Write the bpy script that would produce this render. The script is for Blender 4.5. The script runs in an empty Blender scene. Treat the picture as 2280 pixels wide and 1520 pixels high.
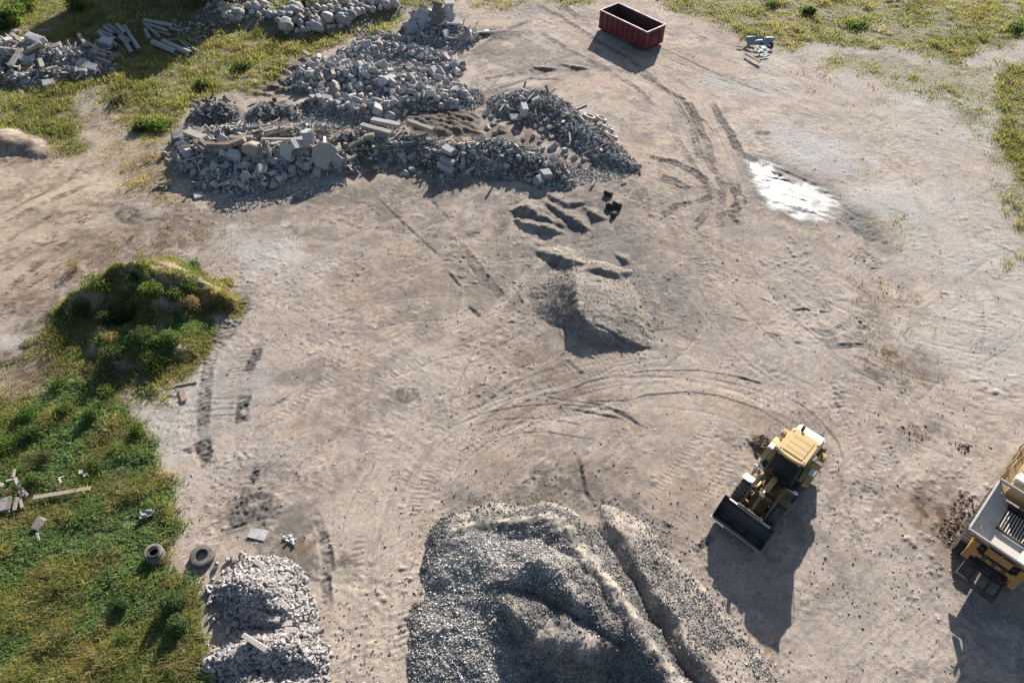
import bpy, bmesh, math, random
import numpy as np
from mathutils import Vector, Matrix, Euler
random.seed(7); rng = np.random.default_rng(11)
C = bpy.context.scene.collection
R = math.radians
# ------------------------------------------------------------------ measuring: the photograph's camera
F = 1520.0; TH = R(49.0); HC = 30.5
SUN_EL = R(23.0); SUN_AZ = R(18.0)
def at(px, py, z=0.0):
    """where the line of sight through a photo pixel meets height z (works on arrays)"""
    u = (np.asarray(px, float)-1140)/F; v = (np.asarray(py, float)-760)/F
    t = (HC-z)/(math.sin(TH)+v*math.cos(TH))
    return u*t, (math.cos(TH)-v*math.sin(TH))*t
def pix(x, y, z=0.0):
    zz = z-HC
    dep = y*math.cos(TH)-zz*math.sin(TH); up = y*math.sin(TH)+zz*math.cos(TH)
    dep = np.maximum(dep, 1.0)
    return 1140+F*x/dep, 760-F*up/dep
# ------------------------------------------------------------------ noise
TAB = np.random.default_rng(3).random((256, 256))
def vn(x, y):
    xi = np.floor(x).astype(np.int64); yi = np.floor(y).astype(np.int64)
    fx = x-xi; fy = y-yi
    fx = fx*fx*fx*(fx*(fx*6-15)+10); fy = fy*fy*fy*(fy*(fy*6-15)+10)
    x0 = xi & 255; x1 = (xi+1) & 255; y0 = yi & 255; y1 = (yi+1) & 255
    return (TAB[x0, y0]*(1-fx)+TAB[x1, y0]*fx)*(1-fy)+(TAB[x0, y1]*(1-fx)+TAB[x1, y1]*fx)*fy
def fbm(x, y, oct=4, seed=0, gain=0.5):
    s = 0; a = 1.0; tot = 0
    ca, sa = math.cos(0.7), math.sin(0.7)
    x = x+seed*17.31; y = y+seed*9.77
    for o in range(oct):
        s = s+a*(vn(x, y)*2-1); tot += a
        x, y = (x*ca-y*sa)*2.03+5.1, (x*sa+y*ca)*2.03+1.7; a *= gain
    return s/tot
def sm(a, b, x):
    t = np.clip((x-a)/(b-a), 0, 1); return t*t*(3-2*t)
def segdist(x, y, pts, closed=False):
    """distance to a polyline, arc length and the height carried along it (pts: rows x, y[, z])"""
    P = np.array(pts, float); n = len(P)
    best = np.full(x.shape, 1e9); S = np.zeros(x.shape); Z = np.zeros(x.shape); side = np.zeros(x.shape); acc = 0
    for i in range(n if closed else n-1):
        a = P[i]; b = P[(i+1) % n]; d = b[:2]-a[:2]; L2 = max(d@d, 1e-9); L = math.sqrt(L2)
        t = np.clip(((x-a[0])*d[0]+(y-a[1])*d[1])/L2, 0, 1)
        dx = x-(a[0]+t*d[0]); dy = y-(a[1]+t*d[1]); dd = np.hypot(dx, dy); m = dd < best; s_ = (d[0]*dy-d[1]*dx)/L; same = (abs(dd-best) < 1e-7) & (abs(s_) > abs(side))
        best = np.where(m, dd, best); S = np.where(m, acc+t*L, S)
        side = np.where(m | same, s_, side)
        if P.shape[1] > 2: Z = np.where(m, a[2]+t*(b[2]-a[2]), Z)
        acc += L
    return best, S, Z, side
def inpoly(x, y, pts):
    P = np.array(pts, float); inside = np.zeros(x.shape, bool); j = len(P)-1
    for i in range(len(P)):
        xi, yi = P[i]; xj, yj = P[j]
        c = ((yi > y) != (yj > y)) & (x < (xj-xi)*(y-yi)/(yj-yi+1e-12)+xi)
        inside ^= c; j = i
    return inside
def polymask(x, y, pts_px, soft=0.8, wob=0.8, wl=2.0, seed=0):
    """soft mask of a ground patch outlined on the photograph, its edge broken up in metres"""
    W = np.array([at(a, b) for a, b in pts_px])
    out = np.zeros(x.shape); m = (x > W[:, 0].min()-3) & (x < W[:, 0].max()+3) & (y > W[:, 1].min()-3) & (y < W[:, 1].max()+3)
    if not m.any(): return out
    xs, ys = x[m], y[m]
    xw = xs+wob*fbm(xs/wl, ys/wl, 4, seed+1); yw = ys+wob*fbm(xs/wl, ys/wl, 4, seed+2)
    d = segdist(xw, yw, W, True)[0]; d = np.where(inpoly(xw, yw, W), d, -d)
    out[m] = sm(-soft, soft, d); return out
def blob(x, y, px, py, rx, ry, ang=0.0, seed=0, brk=0.6):
    """soft patch: centre in photo pixels, radii in metres along/across a heading in degrees"""
    cx, cy = at(px, py); out = np.zeros(x.shape); r = max(rx, ry)*1.9
    m = (abs(x-cx) < r) & (abs(y-cy) < r)
    if not m.any(): return out
    a = R(ang); dx, dy = x[m]-cx, y[m]-cy
    u = (dx*math.cos(a)+dy*math.sin(a))/rx; v = (-dx*math.sin(a)+dy*math.cos(a))/ry
    q = np.hypot(u, v)+brk*fbm(x[m]/0.9, y[m]/0.9, 4, seed+5)
    out[m] = 1-sm(0.45, 1.15, q); return out
# ------------------------------------------------------------------ object helpers
def setmat(me, mat):
    me.materials.clear(); me.materials.append(mat)
def tag(o, label=None, cat=None, group=None, kind=None):
    if label: o['label'] = label
    if cat: o['category'] = cat
    if group: o['group'] = group
    if kind: o['kind'] = kind
    return o
def link(o, parent=None):
    C.objects.link(o)
    if parent is not None: o.parent = parent
    return o
def npmesh(name, V, faces, mat, cols=None, smooth=False, parent=None, extra=None):
    """V (n,3); faces: list of index arrays (m,3)/(m,4)"""
    me = bpy.data.meshes.new(name); V = np.asarray(V, np.float32)
    faces = [np.asarray(f, np.int32) for f in faces if len(f)]
    me.vertices.add(len(V)); me.vertices.foreach_set('co', V.ravel())
    loops = np.concatenate([f.ravel() for f in faces]); cnt = np.concatenate([np.full(len(f), f.shape[1], np.int32) for f in faces])
    start = np.concatenate([[0], np.cumsum(cnt)[:-1]]).astype(np.int32)
    me.loops.add(len(loops)); me.loops.foreach_set('vertex_index', loops)
    me.polygons.add(len(cnt)); me.polygons.foreach_set('loop_start', start)
    me.polygons.foreach_set('use_smooth', np.full(len(cnt), smooth))
    me.update(calc_edges=True)
    if cols is not None:
        c = np.ones((len(V), 4), np.float32); c[:, :3] = cols
        a = me.attributes.new('col', 'FLOAT_COLOR', 'POINT'); a.data.foreach_set('color', c.ravel())
    for k, arr in (extra or {}).items():
        a = me.attributes.new(k, 'FLOAT', 'POINT'); a.data.foreach_set('value', np.asarray(arr, np.float32))
    setmat(me, mat)
    return link(bpy.data.objects.new(name, me), parent)
def empty(name, loc, rz=0.0):
    o = bpy.data.objects.new(name, None); o.location = loc; o.rotation_euler = (0, 0, rz); o.empty_display_size = 0.3
    return link(o)
class MB:
    """collects shapes for one mesh"""
    def __init__(s): s.bm = bmesh.new()
    def _add(s, vs, fs):
        bv = [s.bm.verts.new(v) for v in vs]
        for f in fs:
            try: s.bm.faces.new([bv[i] for i in f])
            except ValueError: pass
        return bv
    def box(s, c, size, rot=None, bev=0.02):
        t = bmesh.new(); bmesh.ops.create_cube(t, size=1.0)
        for v in t.verts: v.co = Vector((v.co.x*size[0], v.co.y*size[1], v.co.z*size[2]))
        if bev > 0:
            bmesh.ops.bevel(t, geom=list(t.edges), offset=min(bev, min(size)*0.3), segments=1, affect='EDGES', profile=0.5)
        M = Matrix.Translation(c)
        if rot is not None: M = M @ (rot.to_matrix().to_4x4() if isinstance(rot, Euler) else rot.to_4x4())
        s._merge(t, M); return s
    def _merge(s, t, M=None):
        if M is not None: t.transform(M)
        me = bpy.data.meshes.new('tmp'); t.to_mesh(me); t.free(); s.bm.from_mesh(me); bpy.data.meshes.remove(me)
    def cyl(s, a, b, r0, r1=None, seg=14, cap=True):
        a = Vector(a); b = Vector(b); r1 = r0 if r1 is None else r1
        t = bmesh.new(); L = (b-a).length
        bmesh.ops.create_cone(t, cap_ends=cap, segments=seg, radius1=r0, radius2=max(r1, 1e-4), depth=L)
        q = (b-a).to_track_quat('Z', 'Y').to_matrix().to_4x4()
        s._merge(t, Matrix.Translation((a+b)/2) @ q); return s
    def bar(s, a, b, w, h, bev=0.01):
        a = Vector(a); b = Vector(b); q = (b-a).to_track_quat('X', 'Z').to_matrix()
        return s.box((a+b)/2, ((b-a).length, w, h), q, bev)
    def prism(s, prof, y0, y1):
        """profile in x,z extruded over y"""
        n = len(prof); vs = [(x, y0, z) for x, z in prof]+[(x, y1, z) for x, z in prof]
        fs = [list(range(n))[::-1], list(range(n, 2*n))]+[[i, (i+1) % n, n+(i+1) % n, n+i] for i in range(n)]
        s._add(vs, fs); return s
    def lathe(s, prof, axis_c, axis='Y', seg=28):
        """closed profile (offset along axis, radius) spun round an axis through axis_c"""
        n = len(prof); vs = []; c = Vector(axis_c)
        for k in range(seg):
            a = 2*math.pi*k/seg
            for o, r in prof:
                p = (r*math.cos(a), o, r*math.sin(a)) if axis == 'Y' else (r*math.cos(a), r*math.sin(a), o)
                vs.append(c+Vector(p))
        fs = []
        for k in range(seg):
            k2 = (k+1) % seg
            for i in range(n):
                j = (i+1) % n; fs.append([k*n+i, k*n+j, k2*n+j, k2*n+i])
        s._add(vs, fs); return s
    def tube(s, pts, r, seg=8):
        for a, b in zip(pts, pts[1:]): s.cyl(a, b, r, r, seg)
        return s
    def build(s, name, mat, parent=None, smooth=False):
        bmesh.ops.recalc_face_normals(s.bm, faces=s.bm.faces)
        me = bpy.data.meshes.new(name); s.bm.to_mesh(me); s.bm.free(); setmat(me, mat)
        if smooth:
            for p in me.polygons: p.use_smooth = True
        return link(bpy.data.objects.new(name, me), parent)
# ------------------------------------------------------------------ materials
def newmat(name):
    m = bpy.data.materials.new(name); m.use_nodes = True; nt = m.node_tree; nt.nodes.clear()
    out = nt.nodes.new('ShaderNodeOutputMaterial'); b = nt.nodes.new('ShaderNodeBsdfPrincipled')
    nt.links.new(b.outputs[0], out.inputs[0]); return m, nt, b, out
def N(nt, t, **kw):
    n = nt.nodes.new(t)
    for k, v in kw.items():
        if k in n.inputs: n.inputs[k].default_value = v
        else: setattr(n, k, v)
    return n
def mixc(nt, a, b, fac, mode='MIX'):
    n = nt.nodes.new('ShaderNodeMix'); n.data_type = 'RGBA'; n.blend_type = mode
    for sck, v in ((n.inputs[6], a), (n.inputs[7], b), (n.inputs[0], fac)):
        if hasattr(v, 'is_output'): nt.links.new(v, sck)
        else: sck.default_value = v if not isinstance(v, tuple) else (*v, 1.0)[:4]
    return n.outputs[2]
def mrange(nt, val, a, b, c, d):
    n = nt.nodes.new('ShaderNodeMapRange'); nt.links.new(val, n.inputs[0])
    for i, v in zip((1, 2, 3, 4), (a, b, c, d)): n.inputs[i].default_value = v
    return n.outputs[0]
def noise(nt, vec, scale, detail=4, rough=0.6):
    n = N(nt, 'ShaderNodeTexNoise', Scale=scale, Detail=detail, Roughness=rough)
    nt.links.new(vec, n.inputs['Vector']); return n.outputs['Fac']
def bump(nt, b, heights, dist):
    prev = None
    for hgt, st in heights:
        n = N(nt, 'ShaderNodeBump', Strength=st, Distance=dist); nt.links.new(hgt, n.inputs['Height'])
        if prev is not None: nt.links.new(prev, n.inputs['Normal'])
        prev = n.outputs[0]
    nt.links.new(prev, b.inputs['Normal'])
def soil_mat(name, fine=1.0, wet=False):
    m, nt, b, out = newmat(name); g = N(nt, 'ShaderNodeNewGeometry').outputs['Position']
    col = N(nt, 'ShaderNodeAttribute', attribute_name='col').outputs['Color']
    n1 = noise(nt, g, 3.1, 6, 0.7); n2 = noise(nt, g, 17.0, 5, 0.75); n3 = noise(nt, g, 0.55, 4, 0.6)
    v = N(nt, 'ShaderNodeTexVoronoi', Scale=9.0); nt.links.new(g, v.inputs['Vector'])
    c = mixc(nt, col, (0.80, 0.78, 0.76), mrange(nt, n1, 0.35, 0.7, 0.0, 1.0), 'MULTIPLY')
    n4 = noise(nt, g, 6.5, 6, 0.78); n5 = noise(nt, g, 0.9, 5, 0.65)
    pm = N(nt, 'ShaderNodeMath', operation='MULTIPLY'); nt.links.new(mrange(nt, n4, 0.50, 0.62, 0.0, 0.9*fine), pm.inputs[0]); nt.links.new(mrange(nt, n5, 0.38, 0.62, 0.15, 1.0), pm.inputs[1])
    c = mixc(nt, c, (0.50, 0.48, 0.47), pm.outputs[0], 'MULTIPLY')
    c = mixc(nt, c, (1.22, 1.20, 1.18), mrange(nt, n4, 0.46, 0.36, 0.0, 0.8), 'MULTIPLY')
    c = mixc(nt, c, (0.50, 0.49, 0.49), mrange(nt, n2, 0.52, 0.68, 0.0, 0.85*fine), 'MULTIPLY')
    c = mixc(nt, c, (1.18, 1.17, 1.16), mrange(nt, n3, 0.4, 0.7, 0.0, 1.0), 'MULTIPLY')
    vc = N(nt, 'ShaderNodeSeparateColor'); nt.links.new(v.outputs['Color'], vc.inputs[0])
    sp = N(nt, 'ShaderNodeMath', operation='MULTIPLY'); nt.links.new(mrange(nt, vc.outputs[0], 0.80, 0.9, 0, 1), sp.inputs[0])
    nt.links.new(mrange(nt, v.outputs['Distance'], 0.16, 0.26, 1, 0), sp.inputs[1])
    c = mixc(nt, c, mixc(nt, (0.10, 0.10, 0.10), (0.55, 0.54, 0.52), mrange(nt, vc.outputs[1], 0.5, 0.6, 0, 1)), sp.outputs[0])
    nt.links.new(c, b.inputs['Base Color'])
    if wet:
        w = N(nt, 'ShaderNodeAttribute', attribute_name='wet').outputs['Fac']
        nt.links.new(mrange(nt, w, 0, 1, 0.95, 0.36), b.inputs['Roughness']); b.inputs['Specular IOR Level'].default_value = 0.35
    else:
        b.inputs['Roughness'].default_value = 0.95; b.inputs['Specular IOR Level'].default_value = 0.2
    bump(nt, b, ((n4, 0.45), (n2, 0.55)), 0.05); return m
def attr_mat(name, rough=0.9, var=0.35, scale=14.0, bmp=0.3):
    m, nt, b, out = newmat(name); g = N(nt, 'ShaderNodeNewGeometry').outputs['Position']
    col = N(nt, 'ShaderNodeAttribute', attribute_name='col').outputs['Color']
    n1 = noise(nt, g, scale, 4, 0.7)
    c = mixc(nt, col, (1-var, 1-var, 1-var), mrange(nt, n1, 0.4, 0.65, 0, 1), 'MULTIPLY')
    nt.links.new(c, b.inputs['Base Color']); b.inputs['Roughness'].default_value = rough
    b.inputs['Specular IOR Level'].default_value = 0.25
    if bmp: bump(nt, b, ((n1, bmp),), 0.03)
    return m
def stone_mat(name, c0, c1, dust=(0.33, 0.30, 0.27), scale=3.0, var=0.45):
    """colour varies from stone to stone (object colour tints it), with grain, veins and settled dust"""
    m, nt, b, out = newmat(name); tc = N(nt, 'ShaderNodeTexCoord'); oi = N(nt, 'ShaderNodeObjectInfo')
    n1 = noise(nt, tc.outputs['Object'], scale, 6, 0.7); n2 = noise(nt, tc.outputs['Object'], scale*6, 4, 0.7)
    c = mixc(nt, c0, c1, n1); c = mixc(nt, c, oi.outputs['Color'], 1.0, 'MULTIPLY')
    c = mixc(nt, c, (1-var, 1-var, 1-var), mrange(nt, n2, 0.42, 0.68, 0, 1), 'MULTIPLY')
    c = mixc(nt, c, dust, mrange(nt, n1, 0.55, 0.75, 0, 0.7))
    nt.links.new(c, b.inputs['Base Color']); b.inputs['Roughness'].default_value = 0.88; b.inputs['Specular IOR Level'].default_value = 0.3
    bump(nt, b, ((n1, 0.35), (n2, 0.4)), 0.06); return m
def paint_mat(name, base, dirt=(0.20, 0.16, 0.125), amt=0.6, rough=0.45, metal=0.0, rust=None, scale=2.2):
    m, nt, b, out = newmat(name); tc = N(nt, 'ShaderNodeTexCoord'); g = tc.outputs['Object']
    n1 = noise(nt, g, scale, 7, 0.7); n2 = noise(nt, g, scale*7, 5, 0.7)
    mx = N(nt, 'ShaderNodeMath', operation='MULTIPLY'); nt.links.new(mrange(nt, n1, 0.42, 0.68, 0, 1), mx.inputs[0]); nt.links.new(mrange(nt, n2, 0.3, 0.6, 0.25, 1), mx.inputs[1])
    c = mixc(nt, base, tuple(x*0.75 for x in base), n2)
    f = N(nt, 'ShaderNodeMath', operation='MULTIPLY'); nt.links.new(mx.outputs[0], f.inputs[0]); f.inputs[1].default_value = amt
    c = mixc(nt, c, dirt, f.outputs[0])
    if rust: c = mixc(nt, c, rust, mrange(nt, noise(nt, g, scale*3.3, 6, 0.75), 0.56, 0.66, 0, 0.85))
    nt.links.new(c, b.inputs['Base Color'])
    nt.links.new(mrange(nt, mx.outputs[0], 0, 1, rough, 0.9), b.inputs['Roughness']); b.inputs['Metallic'].default_value = metal
    bump(nt, b, ((n2, 0.12),), 0.02); return m
def leaf_mat(name):
    m, nt, b, out = newmat(name)
    col = N(nt, 'ShaderNodeAttribute', attribute_name='col').outputs['Color']
    nt.links.new(col, b.inputs['Base Color']); b.inputs['Roughness'].default_value = 0.6; b.inputs['Specular IOR Level'].default_value = 0.2
    tr = N(nt, 'ShaderNodeBsdfTranslucent'); nt.links.new(mixc(nt, col, (1.5, 1.6, 0.8), 1.0, 'MULTIPLY'), tr.inputs['Color'])
    mx = N(nt, 'ShaderNodeMixShader'); mx.inputs[0].default_value = 0.5
    nt.links.new(b.outputs[0], mx.inputs[1]); nt.links.new(tr.outputs[0], mx.inputs[2]); nt.links.new(mx.outputs[0], out.inputs[0]); return m
M = {}
M['ground'] = soil_mat('dirt ground', 1.0, True)
M['gravel'] = soil_mat('gravel heap', 1.2)
M['pebble'] = attr_mat('loose stones')
M['leaf'] = leaf_mat('grass and leaves')
M['stone'] = stone_mat('broken concrete', (0.50, 0.495, 0.49), (0.31, 0.30, 0.295))
M['fieldstone'] = stone_mat('field boulder', (0.46, 0.45, 0.44), (0.27, 0.262, 0.255), var=0.4)
M['asphalt'] = stone_mat('broken asphalt', (0.17, 0.165, 0.16), (0.09, 0.088, 0.085), dust=(0.28, 0.255, 0.23))
M['block'] = stone_mat('kerb block', (0.46, 0.43, 0.415), (0.34, 0.315, 0.305), dust=(0.40, 0.36, 0.33), scale=5.0, var=0.25)
M['wood'] = stone_mat('weathered wood', (0.38, 0.345, 0.30), (0.24, 0.21, 0.18), dust=(0.40, 0.36, 0.31))
M['pipe'] = stone_mat('concrete pipe', (0.40, 0.385, 0.36), (0.29, 0.28, 0.265))
# ------------------------------------------------------------------ the heaps, as height functions
class Heap:
    """ridges: list of (slope, crest rounding in m, [(px, py, height)...]) measured where the crest shows on the photograph"""
    def __init__(s, ridges, amp=0.12, wl=0.9, seed=1, warp=0.35, flat=()):
        s.r = []; s.amp = amp; s.wl = wl; s.seed = seed; s.warp = warp
        for sl, rd, pts in ridges:
            s.r.append((sl, rd, [(*map(float, at(a, b, z)), z) for a, b, z in pts]))
        P = np.array([p for _, _, l in s.r for p in l]); mz = 7.0
        s.bb = (P[:, 0].min()-mz, P[:, 0].max()+mz, P[:, 1].min()-mz, P[:, 1].max()+mz)
    def eval(s, x, y):
        x = np.asarray(x, float); y = np.asarray(y, float); out = np.full(x.shape, -1.0)
        m = (x > s.bb[0]) & (x < s.bb[1]) & (y > s.bb[2]) & (y < s.bb[3])
        if not m.any(): return out
        xs, ys = x[m], y[m]
        xw = xs+s.warp*fbm(xs/1.7, ys/1.7, 3, s.seed); yw = ys+s.warp*fbm(xs/1.7, ys/1.7, 3, s.seed+1)
        h = np.full(xs.shape, -9.0)
        for sl, rd, pts in s.r:
            if len(pts) == 1: d = np.hypot(xw-pts[0][0], yw-pts[0][1]); z = pts[0][2]; sd = d
            else: d, _, z, sd = segdist(xw, yw, pts)
            if isinstance(sl, tuple): sl = sl[1]+(sl[0]-sl[1])*sm(-.25, .25, sd)      # (slope left of the crest line, slope right of it)
            if len(pts) == 1: q = z-sl*(np.sqrt(d*d+rd*rd)-rd)
            else:                          # highest of the crest's pieces, so that bends leave no step
                q = np.full(xs.shape, -9.0)
                for pa, pb in zip(pts, pts[1:]): d, _, z, _ = segdist(xw, yw, [pa, pb]); q = np.maximum(q, z-sl*(np.sqrt(d*d+rd*rd)-rd))
            k = 0.12; h = np.where(abs(h-q) < k, np.maximum(h, q)+(k-abs(h-q))**2/(4*k), np.maximum(h, q))
        n = fbm(xs/s.wl, ys/s.wl, 5, s.seed+3)*s.amp
        out[m] = np.maximum(h+n*np.clip(h*1.5+0.4, 0, 1), -1.0); return out
HEAPS = {
 'gravel_big': Heap([
   ((1.1, 0.55), 0.28, [(1005,1172,.3),(1080,1164,.7),(1150,1162,1.0),(1215,1152,1.28),(1262,1172,1.35),(1300,1222,1.35),(1350,1292,1.3),(1400,1360,1.3),(1455,1440,1.25),(1530,1545,1.15)]),
   (0.38, 0.6, [(1090,1235,1.0),(1110,1310,1.1),(1140,1400,1.0)]), (0.36, 0.6, [(1060,1400,.85),(1065,1480,.8),(1080,1570,.8)]),
   ((0.70, 1.15), 0.25, [(1095,1290,1.25),(1145,1266,1.5),(1215,1242,1.8),(1258,1270,1.85),(1290,1345,1.8),(1345,1388,1.6)]),
   ((0.7, 1.5), 0.45, [(1190,1398,1.55),(1245,1414,1.7),(1305,1432,1.65)]),
   ((0.6, 1.4), 0.10, [(1130,1345,1.4),(1165,1390,1.55),(1195,1420,1.45)])], 0.17, 0.8, 3, 0.4),
 'gravel_spread': Heap([
   ((0.34, 1.05), 0.15, [(1362,1170,.3),(1397,1215,.55),(1428,1268,.65),(1484,1352,.72),(1535,1427,.75),(1595,1494,.72),(1645,1560,.7)]),
   (0.25, 0.5, [(1540,1400,.3),(1580,1470,.3)])], 0.09, 0.7, 9, 0.35),
 'gravel_small': Heap([
   ((0.22, 1.15), 0.10, [(1281,652,.9),(1288,690,.98),(1316,724,.8),(1355,748,.45),(1402,768,.06)]),
   (0.30, 0.3, [(1295,622,.6),(1268,640,.62),(1258,668,.5)]),
   ((0.5, 0.9), 0.10, [(1290,604,.4),(1335,594,.55),(1372,606,.42),(1402,604,.1)])], 0.05, 0.5, 14, 0.22),
 'blocks_upper': Heap([((.85, 1.05), 0.2, [(500,1300,.5),(535,1288,.85),(582,1310,1.25),(625,1360,.9),(668,1398,.3)])], 0.10, 0.5, 21, 0.35),
 'blocks_lower': Heap([((.95, .95), 0.25, [(490,1460,.4),(545,1440,.8),(620,1432,1.12),(668,1465,.75)]), (0.6, .4, [(560,1550,.7),(640,1550,.6)])], 0.10, 0.5, 22, 0.35),
 'rubble_left': Heap([
   (0.86, 0.5, [(405,335,0.84),(450,320,1.29),(520,322,1.48),(590,325,1.48),(650,322,1.35),(715,330,1.23),(755,350,0.77)]),
   (0.57, 0.5, [(430,300,0.64),(560,285,0.70),(680,285,0.70)]), (0.63, 0.4, [(470,385,0.51),(560,395,0.58),(650,370,0.45)])], 0.28, 0.8, 31, 0.6),
 'rubble_middle': Heap([
   (0.86, 0.5, [(775,300,0.92),(840,300,1.09),(905,308,1.04),(965,320,0.97),(1010,330,1.21),(1060,325,1.26)]),
   (0.57, .4, [(990,372,0.40)])], 0.25, 0.8, 32, 0.5),
 'rubble_right': Heap([
   (0.70, 0.5, [(1080,318,1.13),(1150,330,1.19),(1195,352,0.99),(1235,372,0.75),(1250,395,0.40)]),
   (0.50, 0.5, [(1130,222,0.65),(1190,212,0.99),(1240,245,0.85),(1300,285,0.65),(1360,335,0.55),(1395,362,0.30)]),
   (0.55, .3, [(1205,398,0.35),(1240,395,0.30)])], 0.22, 0.8, 33, 0.5),
 'rubble_back': Heap([
   (0.35, 0.8, [(690,165,0.56),(760,150,0.73),(850,160,0.78),(900,195,0.73),(960,205,0.62),(1020,212,0.45)]),
   (0.40, 0.5, [(790,112,0.39),(860,100,0.45),(930,108,0.39),(1010,150,0.28)]), (0.55, .4, [(700,225,0.50),(820,235,0.62),(880,225,0.62)])], 0.2, 0.8, 34, 0.6),
 'asphalt_a': Heap([(0.68, .6, [(455,238,0.85),(485,232,0.98)])], 0.15, .5, 41, .4),
 'asphalt_b': Heap([(0.66, .6, [(585,238,0.72),(630,238,0.78)])], 0.15, .5, 42, .4),
 'debris_top': Heap([(0.83, .5, [(930,40,1.20),(965,28,1.65),(1000,50,1.12)]), (0.55, .3, [(860,80,0.38),(950,88,0.38),(1010,80,0.68),(1045,75,0.45)])], 0.2, .8, 43, .4),
 'boulders_base': Heap([(0.4, .8, [(620,35,.7),(690,30,1.0),(760,15,1.0),(850,8,.7)]), (0.4, .8, [(470,20,.7),(540,15,1.0),(585,30,.7)])], 0.15, .9, 44, .4),
 'rubble_far_left': Heap([(0.61, .6, [(-40,95,1.20),(40,95,1.35),(95,105,1.35),(160,112,0.98),(215,122,0.68)]), (0.50, .5, [(30,160,0.60),(90,165,0.52),(230,150,0.38)])], 0.25, .8, 45, .5),
 'earth_mound': Heap([
   ((1.5, 1.25), 0.3, [(160,672,.8),(205,636,1.35),(258,604,1.9),(330,587,2.4),(388,600,2.1),(445,628,1.3),(507,674,.4)]),
   (1.0, .3, [(330,592,2.35),(352,655,1.6),(368,705,.9)]), (0.6, .5, [(230,740,.7),(300,765,.75),(390,750,.6)])], 0.34, 0.9, 46, .6),
}
def top(x, y, keys=None):
    h = np.zeros(np.shape(x))
    for k in keys or HEAPS: h = np.maximum(h, HEAPS[k].eval(x, y))
    return h
# ------------------------------------------------------------------ the ground: levels, ruts, tracks and soil colours
def base(x, y):
    h = 0.10*fbm(x/14, y/14, 3, 50)+0.05*fbm(x/4, y/4, 3, 51)
    bank = Heap([(0.55, .5, [(-60,290,.8),(0,300,.7),(50,312,.55),(95,338,.2)])], .10, .8, 61, .4).eval(x, y)
    return h+np.maximum(bank, 0)
def ridge_add(x, y, pts, slope=0.9, rd=0.08):
    W = [(*map(float, at(a, b, z)), z) for a, b, z in pts]
    P = np.array(W); m = (x > P[:, 0].min()-2) & (x < P[:, 0].max()+2) & (y > P[:, 1].min()-2) & (y < P[:, 1].max()+2)
    out = np.zeros(x.shape)
    if m.any():
        xs = x[m]+0.12*fbm(x[m]/.5, y[m]/.5, 4, 71); ys = y[m]+0.12*fbm(x[m]/.5, y[m]/.5, 4, 72)
        d, _, z, sd = segdist(xs, ys, W); out[m] = np.maximum(z-(slope+(.32-slope)*sm(-.1, .1, sd))*(np.sqrt(d*d+rd*rd)-rd), 0)
    return out
RIDGES = [([(1140,466,.1),(1170,458,.75),(1205,478,.55),(1255,502,.15)],1.0), ([(1212,448,.2),(1250,470,.4),(1290,495,.5),(1312,512,.1)],.9),
  ([(1160,492,.35),(1195,500,.45),(1225,507,.5),(1240,516,.2)],1.1), ([(1300,460,.1),(1325,475,.45),(1350,488,.1)],.9),
  ([(1200,558,.2),(1235,565,.6),(1265,578,.7),(1295,592,.2)],.95), ([(1372,566,.1),(1390,575,.35),(1400,584,.1)],1.1),
  ([(1230,438,.3),(1260,452,.4),(1300,450,.2)],.8), ([(1188,148,.1),(1215,150,.35),(1240,152,.1)],1.0), ([(1250,142,.1),(1290,148,.3),(1310,150,.1)],1.0),
  ([(1668,978,.1),(1690,990,.25),(1712,996,.1)],1.2), ([(640,150,.1),(690,150,.5),(720,160,.2)],.8), ([(620,170,.1),(680,178,.5),(720,185,.2)],.8),
  ([(600,192,.1),(650,196,.35),(680,200,.1)],.8), ([(1690,362,.1),(1740,390,.3),(1800,415,.3),(1840,425,.1)],.7), ([(985,70,.1),(1090,72,.3),(1110,68,.1)],.9)]
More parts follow.
